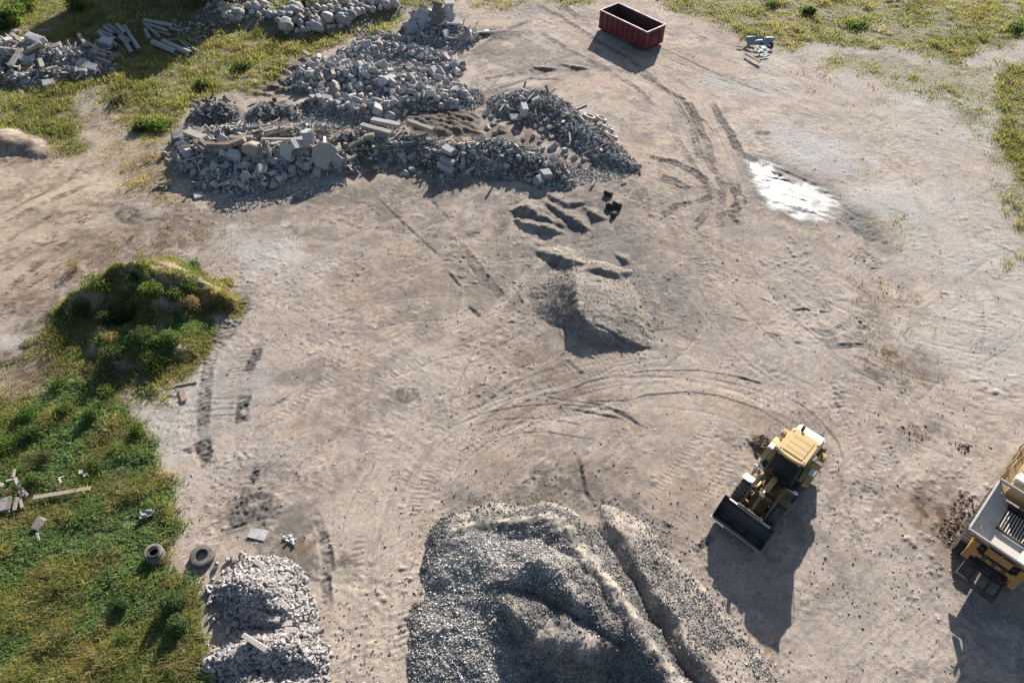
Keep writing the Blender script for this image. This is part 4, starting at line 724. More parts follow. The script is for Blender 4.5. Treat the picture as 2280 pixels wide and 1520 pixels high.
for px_, py_, s_, lb, tn in ((525,357,38,'large pale angular boulder on the face of the left rubble ridge',0),(567,345,48,'biggest boulder of the rubble ridge, brown on its side',4),(545,380,34,'pale cube shaped boulder below the biggest boulder',0),(548,398,28,'grey boulder low on the ridge under the cube shaped one',1),(581,386,36,'tilted slab sided boulder right of the cube shaped one',1),(503,376,30,'flat layered boulder left of the cube shaped one',1),(625,405,24,'square pale chunk at the front foot of the left ridge',0),(412,325,36,'white grey chunk on the upper left end of the ridge',0),(422,350,34,'tall standing stone at the left end of the ridge',1),(368,348,17,'stone lying in the grass off the left end of the ridge',1),(553,358,22,'small boulder wedged between the two biggest ones',2)):
    x, y, z = on(px_, py_); s = s_/scale_at(x, y, z)[0]; o = bpy.data.objects.new('boulder', random.choice(CH[:10]+BO[:3])); o.scale = (s, s*.85, s*.85); o.location = (x[0], y[0], z[0]+s*.28); o.rotation_euler = (random.gauss(0, .4), random.gauss(0, .4), random.uniform(0, 6)); o.color = (*[c_*1.02 for c_ in TONES[tn][1]], 1); C.objects.link(o); tag(o, lb, 'boulder')
stone_set([(770,300),(900,300),(1060,310),(1070,360),(1000,395),(900,395),(800,380),(760,345)], 62, 15, 9, 22, CH+SL[:2], 'concrete_chunk', 'concrete chunk', 'concrete chunk', 'broken concrete in the middle of the rubble ridge', 'the middle rubble ridge', 7, .15, tw=(3, 4, 1, 4, 1))
stone_set([(1080,230),(1180,200),(1260,240),(1330,290),(1380,350),(1250,400),(1180,410),(1090,370),(1070,310)], 80, 14, 8, 18, CH, 'concrete_chunk', 'concrete chunk', 'concrete chunk', 'broken concrete in the right end of the rubble ridge', 'the right rubble ridge', 8, .12, (('left part', 'middle', 'right part'), ('back', 'middle', 'front')), tw=(3, 4, 1.5, 3, 1))
stone_set([(1010,205),(1040,190),(1045,225),(985,240),(940,230)], 22, 13, 12, 20, BO[:5]+CH[:4], 'stone_block', 'rounded stone', 'stone', 'grey stones right of the central heap', 'the stone bank', 9, .2)
stone_set([(425,225),(470,215),(520,222),(530,255),(470,280),(430,262)], 60, 7.5, 9, 16, AS, 'asphalt_slab', 'asphalt plate', 'asphalt plate', 'asphalt plates in the first dark pile', 'the dark pile nearest grass', 10, .1, tw=(2, 4, 0, 3, 1), tilt=1.1)
stone_set([(560,232),(600,222),(650,230),(665,255),(600,275),(565,260)], 56, 8, 9, 17, AS, 'asphalt_slab', 'asphalt plate', 'asphalt plate', 'asphalt plates in the second dark pile', 'the dark pile beside pale blocks', 11, .1, tw=(2, 4, 0, 3, 1), tilt=1.1)
stone_set([(690,290),(750,285),(760,315),(700,325)], 26, 8, 8, 15, AS, 'asphalt_slab', 'asphalt plate', 'asphalt plate', 'asphalt plates on the rubble ridge', 'the dark plates atop the ridge', 12, .1, tilt=1.2)
stone_set([(0,80),(60,70),(110,90),(120,150),(110,190),(40,185),(0,160)], 52, 12, 9, 22, CH+SL[:3], 'rubble_chunk', 'concrete chunk', 'concrete chunk', 'broken concrete in the far rubble pile', 'the far rubble pile', 13, .2)
stone_set([(125,100),(190,85),(250,110),(250,165),(160,165),(120,140)], 46, 12, 9, 20, CH+SL[:4], 'rubble_chunk', 'concrete chunk', 'concrete chunk', 'broken concrete beside the concrete pipes', 'the rubble beside the pipes', 14, .2, tw=(2, 4, 1, 3, 1))
stone_set([(905,40),(940,15),(1000,20),(1030,60),(1045,85),(960,95),(880,85)], 40, 13, 9, 22, CH[:8]+SL, 'rubble_chunk', 'concrete chunk', 'concrete chunk', 'broken concrete in the top debris heap', 'the top debris heap', 15, .2)
stone_set([(385,50),(470,55),(520,45),(500,80),(430,90),(400,80)], 24, 14, 7, 15, CH[:6], 'pale_stone', 'pale stone', 'stone', 'pale stones scattered in the shaded grass', 'the scatter in tree shade', 16, .1, tw=(6, 2, 1, .5, .5))
stone_set([(775,58),(815,50),(830,75),(785,82)], 12, 8, 6, 13, CH[:6], 'pale_stone', 'whitish stone', 'stone', 'little whitish heap in the grass', 'the little whitish pile', 17, .15, (('left', 'right'), ('back', 'front')), tw=(6, 1, 0, 0, 0))
# kerb blocks: two heaps; 150 largest-looking of each single, the rest one bed
def blocks(key, n_single, n_rest, where, grp, seed, poly):
    r = random.Random(seed); pts = pick_px(poly, n_single, 7.4, seed); x, y, z = on(pts[:, 0], pts[:, 1]); lo = np.array(poly).min(0); hi = np.array(poly).max(0)
    for i in range(len(pts)):
        L = r.choice((.20, .22, .24, .26, .29)); o = bpy.data.objects.new('kerb_block', r.choice(BK)); o.scale = (L*r.uniform(.9, 1.15), L*r.uniform(.9, 1.1), L*r.uniform(.9, 1.1))
        o.rotation_euler = (r.gauss(0, .6), r.gauss(0, .6), r.uniform(0, 6.28)); o.location = (x[i], y[i], z[i]+.10); b = r.uniform(.85, 1.2); tn = r.choices((('pale pinkish', (1.06, .99, .96)), ('pale grey', (1.0, 1.02, 1.05)), ('brownish', (.95, .84, .75))), (4, 5, .5))[0]
        o.color = (tn[1][0]*b, tn[1][1]*b, tn[1][2]*b, 1); C.objects.link(o); u = (pts[i]-lo)/(hi-lo)
        tag(o, f"{'long ' if L > .25 else ''}{tn[0]} kerb block, {('upper', 'middle', 'lower')[min(int(u[1]*3), 2)]} {('left', 'centre', 'right')[min(int(u[0]*3), 2)]} of {where}", 'kerb block', grp)
    xy = in_heap(key, n_rest, -.06); L = rng.uniform(.17, .27, n_rest); s = np.stack([L*rng.uniform(.9, 1.2, n_rest), L*rng.uniform(.85, 1.1, n_rest), L*rng.uniform(.85, 1.1, n_rest)], 1)
    z = surf_z(xy[:, 0], xy[:, 1], [key])+rng.uniform(-.02, .14, n_rest)
    T = []
    for me in BK: T.append((np.array([v.co[:] for v in me.vertices]), me))
    tv = []; 
    for v, me in T:
        me.calc_loop_triangles(); tv.append((v, np.array([t.vertices[:] for t in me.loop_triangles])))
    g = grey(n_rest, .26, .46, .04, .02)*np.array((1.0, .965, .965)); return scatter(np.column_stack([xy, z]), s, g, tv, .65)
a_ = blocks('blocks_upper', 150, 1700, 'the heap nearest the big tyre', 'kerb blocks in the upper heap', 51, [(450,1300),(480,1260),(540,1225),(590,1260),(640,1300),(690,1350),(690,1400),(620,1410),(520,1420),(455,1370)])
b_ = blocks('blocks_lower', 150, 2000, 'the lower kerb heap', 'kerb blocks in the lower heap', 52, [(450,1440),(520,1425),(580,1405),(640,1400),(700,1420),(722,1470),(690,1540),(560,1540),(470,1530)])
o = npmesh('rubble', np.concatenate([a_[0], b_[0]]), [np.concatenate([a_[1], b_[1]+len(a_[0])])], M['pebble'], np.concatenate([a_[2], b_[2]])); tag(o, 'further pale kerb blocks filling the two block heaps', 'rubble', None, 'stuff')
# ------------------------------------------------------------------ pipes, beams, boards and sheets
def ends(a, b, lift):
    x, y, z = on([a[0], b[0]], [a[1], b[1]]); return Vector((x[0], y[0], z[0]+lift)), Vector((x[1], y[1], z[1]+lift))
def pipe(a, b, r, label, lift=0, grp='concrete pipes lying in the grass', tint=1.0, name='concrete_pipe'):
    p, q = ends(a, b, r+lift); c = (p+q)/2; L = (q-p).length; mb = MB(); mb.lathe([(-L/2, r), (L/2, r), (L/2, r*.72), (-L/2, r*.72)], (0, 0, 0), 'Z', 18)
    o = mb.build(name, M['pipe']); o.location = c; o.rotation_mode = 'QUATERNION'; o.rotation_quaternion = (q-p).to_track_quat('Z', 'Y'); o.color = (tint, tint, tint*.98, 1)
    tag(o, label, 'concrete pipe', grp); return o
PL = [((227,75),(247,88)),((237,69),(258,85)),((246,64),(295,102)),((265,63),(282,83)),((280,67),(314,119)),((269,90),(289,106)),((286,108),(297,126)),((223,80),(266,112)),((246,86),(262,98))]
PLL = ['short concrete pipe at the left edge of the left pipe pile','short concrete pipe second from the left in the left pile','longest concrete pipe across the top of the left pile','short pale pipe at the back of the left pipe pile','long concrete pipe at the right edge of the left pile','short pipe under the long one, front of the left pile','pipe stub at the very front of the left pipe pile','pipe lying against the big pale block by the rubble','short pipe in the middle of the left pile']
for (a, b), l in zip(PL, PLL): pipe(a, b, .20, l, .05+.12*random.random(), 'concrete pipes in the left pile', random.uniform(.85, 1.1))
PR = [((325,53),(389,65),.24),((324,58),(360,90),.17),((332,60),(377,75),.17),((326,72),(337,95),.19),((343,101),(395,123),.26),((367,101),(428,127),.26),((381,69),(411,76),.18),((345,74),(382,84),.16),((402,95),(424,115),.13),((409,94),(440,118),.10),((359,96),(402,92),.12)]
PRL = ['thick pale pipe at the back of the right pipe pile','thin pipe slanting across the left of the right pile','thin pipe just before the thick one at the back','short pipe standing askew at the left of the right pile','thick greenish pipe at the front left of the right pile','longest thick pale pipe at the front right of the pile','short pipe at the back right of the right pile','grey pipe in the middle of the right pile','thin pipe behind the longest front pipe','thinnest rod at the right edge of the right pile','thin crooked pipe lying across the middle of the right pile']
for (a, b, r_), l in zip(PR, PRL): pipe(a, b, r_, l, .05, 'concrete pipes in the right pile', 1.15 if 'thick' in l else .9)
def beam(name, a, b, w, t, label, cat, mat='wood', lift=0.1, tint=(1, 1, 1), roll=0.0, grp=None):
    p, q = ends(a, b, lift+t/2); L = (q-p).length; r = random.Random(label); tb = bmesh.new(); bmesh.ops.create_cube(tb, size=1.0)
    bmesh.ops.subdivide_edges(tb, edges=[e for e in tb.edges if abs(e.verts[0].co.x-e.verts[1].co.x) > .5], cuts=5)
    for v in tb.verts: v.co = Vector((v.co.x*L+r.gauss(0, .03), v.co.y*w*r.uniform(.88, 1.05), v.co.z*t*r.uniform(.85, 1.05)))
    bmesh.ops.bevel(tb, geom=list(tb.edges), offset=min(w, t)*.12, segments=1, affect='EDGES'); me = bpy.data.meshes.new(name); tb.to_mesh(me); tb.free(); setmat(me, M[mat])
    o = link(bpy.data.objects.new(name, me)); o.location = (p+q)/2; o.rotation_mode = 'QUATERNION'; o.rotation_quaternion = (q-p).to_track_quat('X', 'Z') @ Euler((roll, 0, 0)).to_quaternion(); o.color = (*tint, 1); tag(o, label, cat, grp); return o
WB = (1.25, 1.22, 1.2)
for a, b, w, t, l, lift, tint in (
  ((481,351),(550,325),.55,.40,'thick weathered beam slanting up to the crest left of the biggest boulder',.35,(1,.98,.95)),((468,336),(524,336),.45,.35,'brown timber lying level below the left ridge crest',.3,(.8,.7,.62)),((515,321),(567,319),.40,.30,'squared timber behind the biggest boulder',.35,(.95,.9,.85)),((587,327),(689,327),.22,.16,'long thin white post lying across the left ridge',.55,(1.5,1.5,1.5)),
  ((587,315),(655,297),.5,.22,'grey board slanting on the ridge top above the white post',.4,(1.1,1.08,1.05)),((595,306),(640,296),.35,.15,'narrow bleached board at the back of the left ridge',.4,WB),((438,327),(464,352),.4,.35,'dark timber at the left end sloping toward the viewer',.35,(.8,.78,.75)),((450,326),(480,352),.35,.3,'second timber beside the dark one at the left end',.4,(1,.96,.92)),((420,305),(462,322),.7,.25,'broad bleached plank on the back of the left ridge',.4,WB),
  ((589,322),(607,366),.28,.26,'round grey log hanging down right of the biggest boulder',.4,(.95,.93,.9)),((567,366),(601,378),.45,.3,'short beam below the grey log',.35,(1,.98,.95)),((640,345),(664,325),.5,.2,'pale plank leaning on the right half of the left ridge',.5,WB),((684,380),(705,362),.22,.16,'thin stick propped against the big concrete disc',.3,WB),
  ((829,281),(892,294),.55,.35,'long concrete beam at the back of the middle ridge',.4,(1.1,1.1,1.1)),((806,294),(874,315),.55,.4,'long dark concrete beam in front on the middle ridge',.4,(.75,.75,.76)),((909,285),(966,306),.45,.35,'long beam at the right of the middle ridge crest',.45,(1,1,1)),((780,341),(817,321),.4,.25,'board leaning on the face of the middle ridge',.4,(.9,.88,.85)),((815,322),(836,318),.4,.3,'short whitish beam end on the middle ridge',.5,WB),
  ((977,377),(1010,394),.5,.40,'nearest concrete beam of the three stacked at the ridge foot',.3,(1.05,1.05,1.1)),((984,366),(1013,381),.45,.35,'middle concrete beam of the three stacked at the ridge foot',.45,(.95,.95,1.0)),((988,345),(1010,358),.75,.35,'upper broad slab of the three stacked at the ridge foot',.5,(1,1,1.05)),
  ((31,161),(54,122),.55,.18,'bleached plank leaning steeply on the far rubble pile',.5,WB),((71,126),(98,109),.5,.3,'pale beam on the top right of the far rubble pile',.4,(1.1,1.08,1.04)),((-4,121),(45,127),.3,.25,'long beam across the left of the far rubble pile',.45,WB),((32,86),(56,106),.4,.25,'timber on the back slope of the far rubble pile',.3,(.9,.88,.85)),((103,170),(133,158),.25,.15,'thin board at the front right foot of the far pile',.3,WB),((91,79),(116,76),.3,.2,'short board at the back of the far rubble pile',.3,(.9,.9,.9)),((96,145),(102,164),.35,.15,'upright board on the right of the far rubble pile',.45,WB),
  ((181,90),(200,117),.35,.3,'dark beam on the shaded rubble pile by the pipes',.45,(.85,.86,.9)),((198,109),(221,121),.35,.25,'pale beam near the big block on the shaded pile',.45,(1.1,1.1,1.1)),((222,138),(250,147),.25,.18,'thin bent lath at the right foot of the shaded pile',.25,(1.1,1.05,1))):
    beam('beam' if 'beam' in l else ('board' if 'board' in l or 'plank' in l or 'lath' in l else 'timber'), a, b, w, t, l, 'beam' if 'beam' in l else ('board' if 'board' in l or 'plank' in l else 'timber'), 'stone' if 'concrete' in l or 'slab' in l else 'wood', lift, tint)
for a, b, w, t, l, lift, tint in (
  ((42,1053),(38,1071),.14,.04,'broken lath standing upright on the lumber heap',.35,WB),((22,1077),(42,1071),.12,.04,'white lath at the back of the lumber heap',.3,(1.5,1.5,1.5)),((41,1071),(50,1091),.15,.05,'white board sloping down the middle of the lumber heap',.3,(1.6,1.6,1.62)),((53,1090),(68,1108),.12,.05,'white board pointing at the long grey board',.22,(1.5,1.5,1.5)),((0,1082),(15,1087),.2,.05,'white plank end at the picture edge of the lumber heap',.3,(1.5,1.5,1.5)),((18,1110),(10,1141),.36,.03,'widest grey board at the front of the lumber heap',.25,(1.1,1.1,1.15)),((30,1110),(24,1140),.18,.03,'grey board second from left at the front of the heap',.25,(.85,.87,.92)),((44,1112),(38,1141),.2,.03,'grey board with a bleached edge, front middle of the heap',.25,(1,1,1.05)),((50,1112),(54,1134),.14,.03,'narrow grey board at the front right of the lumber heap',.22,(1.2,1.2,1.25)),((50,1096),(57,1110),.2,.04,'pinkish board on the right slope of the lumber heap',.25,(1.3,1.1,1.05)),((0,1141),(26,1140),.10,.05,'thin strip along the front of the lumber heap',.15,(1.3,1.3,1.3)),((56,1080),(47,1095),.10,.08,'dark stick across the middle of the lumber heap',.4,(.5,.48,.45)),
  ((79,1113),(206,1092),.22,.05,'long weathered board lying half overgrown in the grass',.22,(1.25,1.2,1.12)),((391,859),(440,850),.18,.05,'thin plank lying beyond the broad one by the grass edge',.05,(1.1,1.0,.9)),((405,867),(412,894),.34,.06,'broad short plank lying on the grass edge',.06,(1.1,.98,.88)),((139,1070),(142,1081),.1,.04,'small white lath end in the grass',.3,(1.6,1.6,1.6)),((140,1070),(150,1068),.08,.04,'little white slat beside the lath end in the grass',.3,(1.5,1.5,1.5)),
  ((659,125),(691,144),.25,.12,'long board at the front of the scrap on the grass edge',.2,(1.1,1.05,1)),((677,122),(693,133),.45,.2,'timber lying behind the front board of the scrap',.25,(1,.95,.9)),((641,107),(652,108),.15,.1,'short stick left of the scrap on the grass edge',.1,(1,.95,.9)),((392,1136),(405,1128),.05,.04,'thin white stick at the grass edge above the tyres',.04,(1.4,1.4,1.4)),((398,1140),(408,1132),.05,.04,'second thin white stick at the grass edge above the tyres',.04,(1.4,1.4,1.4)),
  ((1388,400),(1398,398),.12,.1,'short pale stick on the dark scrap right of the ridge',.25,WB),((1316,418),(1324,405),.14,.1,'pale stick pointing at the viewer below the dark scrap',.1,WB),((1461,1),(1470,-4),.1,.1,'short stick near the red container',.05,WB),((1062,53),(1066,47),.1,.1,'short pale stick right of the debris heap',.05,WB)):
    if 'scrap on' in l: a = (a[0]+1000, a[1]); b = (b[0]+1000, b[1])
    beam('board' if 'board' in l or 'plank' in l else 'lath', a, b, w, t, l, 'board' if 'board' in l or 'plank' in l else 'stick', 'wood', lift, tint)
def slab(px, py, sx, sy, t, rz, rx, ry, lift, label, cat='slab', mat='stone', tint=(1.1, 1.1, 1.1), name='concrete_slab', seed=0, jit=.07):
    x, y, z = on(px, py); me = jbox(seed+int(px), (sx, sy, t), jit, .12, M[mat], name); o = link(bpy.data.objects.new(name, me)); o.location = (x[0], y[0], z[0]+lift); o.rotation_euler = (R(rx), R(ry), R(rz)); o.color = (*tint, 1); tag(o, label, cat); return o
slab(84,100,1.7,.8,.55,-25,10,8,.5,'large white squared block on top of the far rubble pile','concrete block',tint=(1.4,1.4,1.4),name='concrete_block')
slab(241,108,1.2,.9,.8,-15,5,8,.5,'big pale squared block between the shaded rubble and the pipes','concrete block',tint=(1.25,1.27,1.3),name='concrete_block')
slab(68,138,1.1,.6,.15,20,25,10,.4,'bright flat slab low on the front of the far pile',tint=(1.35,1.33,1.3)); slab(60,140,.8,.5,.12,-30,30,0,.4,'small bright slab beside the leaning plank',tint=(1.3,1.3,1.3))
slab(188,149,1.1,.8,.2,-10,20,12,.35,'pale slab low on the shaded rubble pile',tint=(1.1,1.12,1.15)); slab(206,157,1.1,.7,.2,-5,16,10,.35,'second pale slab at the foot of the shaded pile',tint=(1.15,1.17,1.2)); slab(112,192,.9,.6,.15,35,25,10,.3,'pale slab fallen at the front of the far pile',tint=(1.3,1.3,1.3))
slab(443,437,.62,.62,.14,25,3,0,.09,'square paving slab lying alone before the rubble ridge','paving slab',tint=(1.1,1.08,1.03),name='paving_slab',jit=.02)
slab(999,44,1.1,.9,.16,-30,35,10,.3,'white triangular slab on the right of the debris heap',tint=(1.5,1.5,1.48)); slab(1000,15,.95,.7,.4,10,12,6,.3,'white squared block behind the debris heap','concrete block',tint=(1.5,1.5,1.5),name='concrete_block'); slab(1008,56,1.5,.8,.15,5,10,4,.3,'flat pale slab at the right foot of the debris heap',tint=(1.25,1.23,1.2))
slab(941,50,1.0,1.3,.18,-20,45,15,.4,'blue grey plate leaning on the left of the debris heap',tint=(.95,.98,1.05)); slab(919,70,1.0,1.0,.2,20,50,-10,.3,'grey plate at the left foot of the debris heap',tint=(.9,.93,1)); slab(950,30,1.7,.4,.15,-25,20,20,.4,'narrow brown slab on the crest of the debris heap',tint=(1.0,.85,.7))
slab(1083,73,.55,.45,.2,20,5,5,.1,'single white lump on the bare soil right of the debris heap','stone',tint=(1.6,1.6,1.58),name='stone'); slab(1006,36,.5,.9,.12,10,45,0,.3,'narrow pale plate beside the white triangular slab',tint=(1.1,1.12,1.15))
slab(640,352,.95,1.2,.12,-15,60,0,.5,'upright pale panel in the dip right of the biggest boulder',tint=(1.3,1.27,1.22)); slab(673,334,1.5,.9,.14,35,25,10,.6,'large pale plate tilted on the crest of the left ridge',tint=(1.4,1.34,1.27)); slab(690,328,.7,1.1,.14,15,45,10,.6,'greyish plate standing right of the large pale plate',tint=(1.15,1.12,1.1)); slab(677,345,.8,.6,.14,-30,30,0,.45,'dark grey plate below the large pale plate',tint=(.8,.85,.85))
slab(750,365,1.0,.8,.12,-30,50,20,.4,'grey plate leaning beside the concrete disc',tint=(.95,.97,1.0)); slab(1166,257,.55,.9,.8,10,10,5,.45,'tall pale block standing in the right rubble ridge','concrete block',tint=(1.3,1.28,1.25),name='concrete_block'); slab(1147,266,.9,.6,.12,15,20,5,.25,'white flat plate left of the tall pale block',tint=(1.4,1.38,1.34)); slab(1214,395,.8,.7,.6,20,10,5,.3,'roundish pale chunk at the foot of the right ridge','concrete chunk',tint=(1.05,1.05,1.08),name='stone_block'); slab(1199,410,.5,.6,.8,40,30,5,.3,'pointed chunk at the front foot of the right ridge','concrete chunk',tint=(.9,.92,.98),name='stone_block'); slab(1235,362,.8,.5,.15,-50,20,10,.35,'pale plate on the front slope of the right ridge',tint=(1.2,1.18,1.15))
slab(575,1190,.72,.5,.06,-10,3,2,.05,'broken pale concrete sheet lying on the wet mud','concrete sheet',tint=(1.3,1.3,1.32)); slab(92,1172,.42,.55,.05,-15,12,8,.3,'single grey board end sticking out of the grass','board','wood',(1.15,1.15,1.2),'board'); slab(90,1199,.1,.4,.04,30,20,0,.25,'white splinter in the grass below the grey board end','lath','wood',(1.6,1.6,1.6),'lath'); slab(186,1057,.18,.2,.05,10,10,0,.3,'white scrap in the grass, left one of two','scrap',tint=(1.7,1.7,1.7),name='scrap'); slab(196,1063,.16,.16,.05,40,10,0,.3,'white scrap in the grass, right one of two','scrap',tint=(1.7,1.7,1.7),name='scrap')
for px_, py_, L_, rz_, l in ((571,1434,1.25,-28,'long pale plank shaped kerbstone on top of the lower block heap'),(613,1382,.55,-5,'long white kerbstone between the two block heaps'),(649,1407,.5,0,'white kerbstone at the back right of the lower block heap'),(580,1259,.55,-28,'long white kerbstone on the right side of the upper block heap'),(637,1352,.5,-40,'bright slanting kerbstone on the right of the upper heap'),(641,1393,.45,10,'broad white slab at the back of the lower block heap')):
    slab(px_, py_, L_, .22, .18, rz_, 5, 4, .24, l, 'kerbstone', 'block', (1.3, 1.25, 1.22), 'kerbstone', jit=.02)
beam('rod', (660,1422), (687,1465), .06, .05, 'thin pale rod slanting over the lower block heap', 'rod', 'block', .28, (1.2, 1.2, 1.2))
# bent sheets
def sheet(name, px, py, sx, sy, label, cat, mat, rz, rx, ry, lift, curl=.3, seed=1, t=.04, wob=.05, cut=None):
    r = random.Random(seed); tb = bmesh.new(); bmesh.ops.create_grid(tb, x_segments=9, y_segments=8, size=.5)
    for v in tb.verts:
        u, w = v.co.x, v.co.y; e = 1+.12*math.sin(5*u+seed)*math.cos(4*w+seed*2); v.co = Vector((u*sx*e, w*sy*(1+.1*math.sin(7*u+seed)), curl*(u*u-.1)*sx+wob*math.sin(9*u+seed)*math.cos(8*w+2*seed)+r.gauss(0, wob*.15)))
    if cut: bmesh.ops.delete(tb, geom=[v for v in tb.verts if cut(v.co.x/sx, v.co.y/sy)], context='VERTS')
    ex = bmesh.ops.extrude_face_region(tb, geom=list(tb.faces)); bmesh.ops.translate(tb, verts=[g for g in ex['geom'] if isinstance(g, bmesh.types.BMVert)], vec=(0, 0, -t)); bmesh.ops.recalc_face_normals(tb, faces=tb.faces)
    me = bpy.data.meshes.new(name); tb.to_mesh(me); tb.free(); setmat(me, mat); x, y, z = on(px, py); o = link(bpy.data.objects.new(name, me)); o.location = (x[0], y[0], z[0]+lift); o.rotation_euler = (R(rx), R(ry), R(rz)); tag(o, label, cat); return o
M['sheet_grey'] = paint_mat('grey sheet', (.30, .31, .32), amt=.4, rough=.5); M['sheet_white'] = paint_mat('white sheet', (.75, .74, .72), amt=.25, rough=.6); M['sheet_teal'] = paint_mat('teal sheet', (.13, .24, .25), amt=.35); M['sheet_brown'] = paint_mat('brown board', (.20, .165, .14), amt=.5, rough=.8); M['rubber'] = paint_mat('black rubber', (.018, .018, .02), (.15, .13, .11), .35, .7); M['dusty_rubber'] = paint_mat('dusty tyre', (.10, .093, .088), (.27, .235, .20), .9, .85); M['white_rubber'] = paint_mat('pale tyre', (.48, .45, .42), (.3, .27, .24), .5, .85)
sheet('sheet', 970, 45, 2.0, 2.1, 'big torn brownish sheet leaning on the front of the debris heap', 'sheet', M['sheet_brown'], -15, 42, 0, .55, .25, 3, .12, .10, lambda u, v: (u < -.2 and v < -.22) or (u > .3 and v > .2) or (u < -.3 and v > .1))
sheet('sheet', 1690, 103, 2.6, 1.0, 'curled grey sheet at the back of the scrap', 'sheet', M['sheet_grey'], -5, 25, 0, .5, -.3, 5, .05, .06); sheet('sheet', 1695, 117, 1.1, .9, 'teal panel lying in the scrap on the grass edge', 'sheet', M['sheet_teal'], 10, 15, 5, .35, .1, 6, .05, .03); sheet('sheet', 1668, 98, 1.0, .6, 'crumpled white sheet at the left of the scrap', 'sheet', M['sheet_white'], -20, 30, 10, .35, .5, 7, .04, .12); sheet('sheet', 1702, 127, .9, .35, 'white strip before the teal panel', 'sheet', M['sheet_white'], 12, 15, 0, .2, .1, 8, .04, .03)
sheet('sheet', 1706, 108, 1.2, .7, 'dark rubber mat folded over the scrap', 'mat', M['rubber'], -30, 20, 10, .4, .4, 9, .06, .1); sheet('sheet', 333, 1147, .65, .38, 'crumpled dark grey sheet in the grass above the tyres', 'sheet', M['sheet_grey'], 25, 15, 10, .25, .4, 10, .03, .09); sheet('sheet', 651, 1204, .52, .3, 'crumpled white plastic lying in the mud puddle', 'plastic', M['sheet_white'], -25, 8, 0, .12, .5, 11, .03, .07); sheet('sheet', 641, 1196, .4, .18, 'torn white strip on the mud behind the crumpled plastic', 'plastic', M['sheet_white'], 10, 8, 0, .08, .3, 12, .03, .05)
sheet('sheet', 1981, 1, 1.1, .8, 'white sheet lying in the grass at the top edge', 'sheet', M['sheet_white'], 10, 8, 0, .25, .2, 13, .04, .05)
# the big broken concrete disc on the ridge
x, y, z = on(729, 362); mb = MB(); mb.lathe([(-.1, .02), (-.1, .92), (-.07, .97), (.07, .97), (.1, .92), (.1, .02)], (0, 0, 0), 'Z', 40); o = mb.build('concrete_disc', M['stone'])
for v in o.data.vertices:
    if v.co.x*.8-v.co.y*.6 > .55: k = .55/(v.co.x*.8-v.co.y*.6); v.co.x *= k*(1+.12*math.sin(9*v.co.y)); v.co.y *= k*.98
o.location = (x[0], y[0]-.1, z[0]+.55); o.rotation_euler = (R(52), R(4), R(18)); o.color = (1.0, .97, .9, 1); tag(o, 'round concrete disc with a broken edge tilted on the ridge face', 'concrete disc')
# tyres
def tyre_mesh(Ro, Ri, w, lugs=0, depth=.03, seg=48):
    prof = [(-w*.5, Ri), (-w*.48, Ri+.04*Ro), (-w*.5, Ro*.72), (-w*.46, Ro*.90), (-w*.36, Ro*.985), (0, Ro), (w*.36, Ro*.985), (w*.46, Ro*.90), (w*.5, Ro*.72), (w*.48, Ri+.04*Ro), (w*.5, Ri), (w*.3, Ri*.97), (0, Ri*1.08), (-w*.3, Ri*.97)]
    mb = MB(); mb.lathe(prof, (0, 0, 0), 'Z', seg)
    for k in range(lugs):
        for s in (-1, 1):
            a = 2*math.pi*(k+(.5 if s > 0 else 0))/lugs; c_ = Vector((math.cos(a)*(Ro+.005), math.sin(a)*(Ro+.005), s*w*.24)); q = Matrix.Rotation(a, 3, 'Z') @ Matrix.Rotation(s*.5, 3, 'X'); mb.box(c_, (depth*2, 2*math.pi*Ro/lugs*.42, w*.50), q, .008)
    return mb
x, y, z = on(453, 1240); o = tyre_mesh(.565, .29, .28, 0).build('tyre', M['dusty_rubber'], None, True); o.location = (x[0], y[0], ground_z(x, y)[0]+.14); o.rotation_euler = (R(2), R(-2), 0); tag(o, 'large dusty truck tyre lying flat beside the kerb blocks', 'tyre')
x, y, z = on(350, 1240); g0 = ground_z(x, y)[0]; o = tyre_mesh(.43, .27, .26, 0).build('tyre', M['dusty_rubber'], None, True); o.location = (x[0], y[0], g0+.15); tag(o, 'lower car tyre under another one at the grass edge', 'tyre')
o = tyre_mesh(.41, .25, .24, 0).build('tyre', M['dusty_rubber'], None, True); o.location = (x[0]-.02, y[0]+.04, g0+.42); o.rotation_euler = (R(6), R(5), 1); tag(o, 'upper car tyre stacked on another one at the grass edge', 'tyre')
o = tyre_mesh(.27, .19, .16, 0).build('tyre', M['rubber'], None, True); o.location = (x[0]+.06, y[0]-.03, g0+.50); o.rotation_euler = (R(-6), R(8), 1); tag(o, 'small black tyre sitting inside the stacked car tyres', 'tyre')
x, y, z = on(607, 1233); mb = MB(); mb.lathe([(-.03, .10), (.03, .10), (.03, .07), (-.03, .07)], (0, 0, 0), 'Z', 20); o = mb.build('rubber_ring', M['rubber']); o.location = (x[0], y[0], z[0]+.05); o.rotation_euler = (.3, .2, 0); tag(o, 'small black ring lying on the mud', 'ring')
for px_, py_, r_, rx, ry, rz, l in ((1312,264,.55,-12,18,0,'pale tyre at the back left of the row along the right ridge'),(1338,268,.50,-8,24,10,'pale tyre second in the row along the right ridge'),(1353,289,.55,-10,30,20,'pale tyre third in the row along the right ridge'),(1360,305,.60,-8,30,20,'nearest pale tyre in the row along the right ridge')):
    x, y, z = on(px_, py_); o = tyre_mesh(r_, r_*.66, .24, 0).build('tyre', M['white_rubber'], None, True); o.location = (x[0], y[0], z[0]+.16); o.rotation_euler = (R(rx), R(ry), R(rz)); tag(o, l, 'tyre', 'pale tyres along the right ridge')
LUMP = [boulder(30+i, M['rubber'], 'rubber_lump') for i in range(4)]
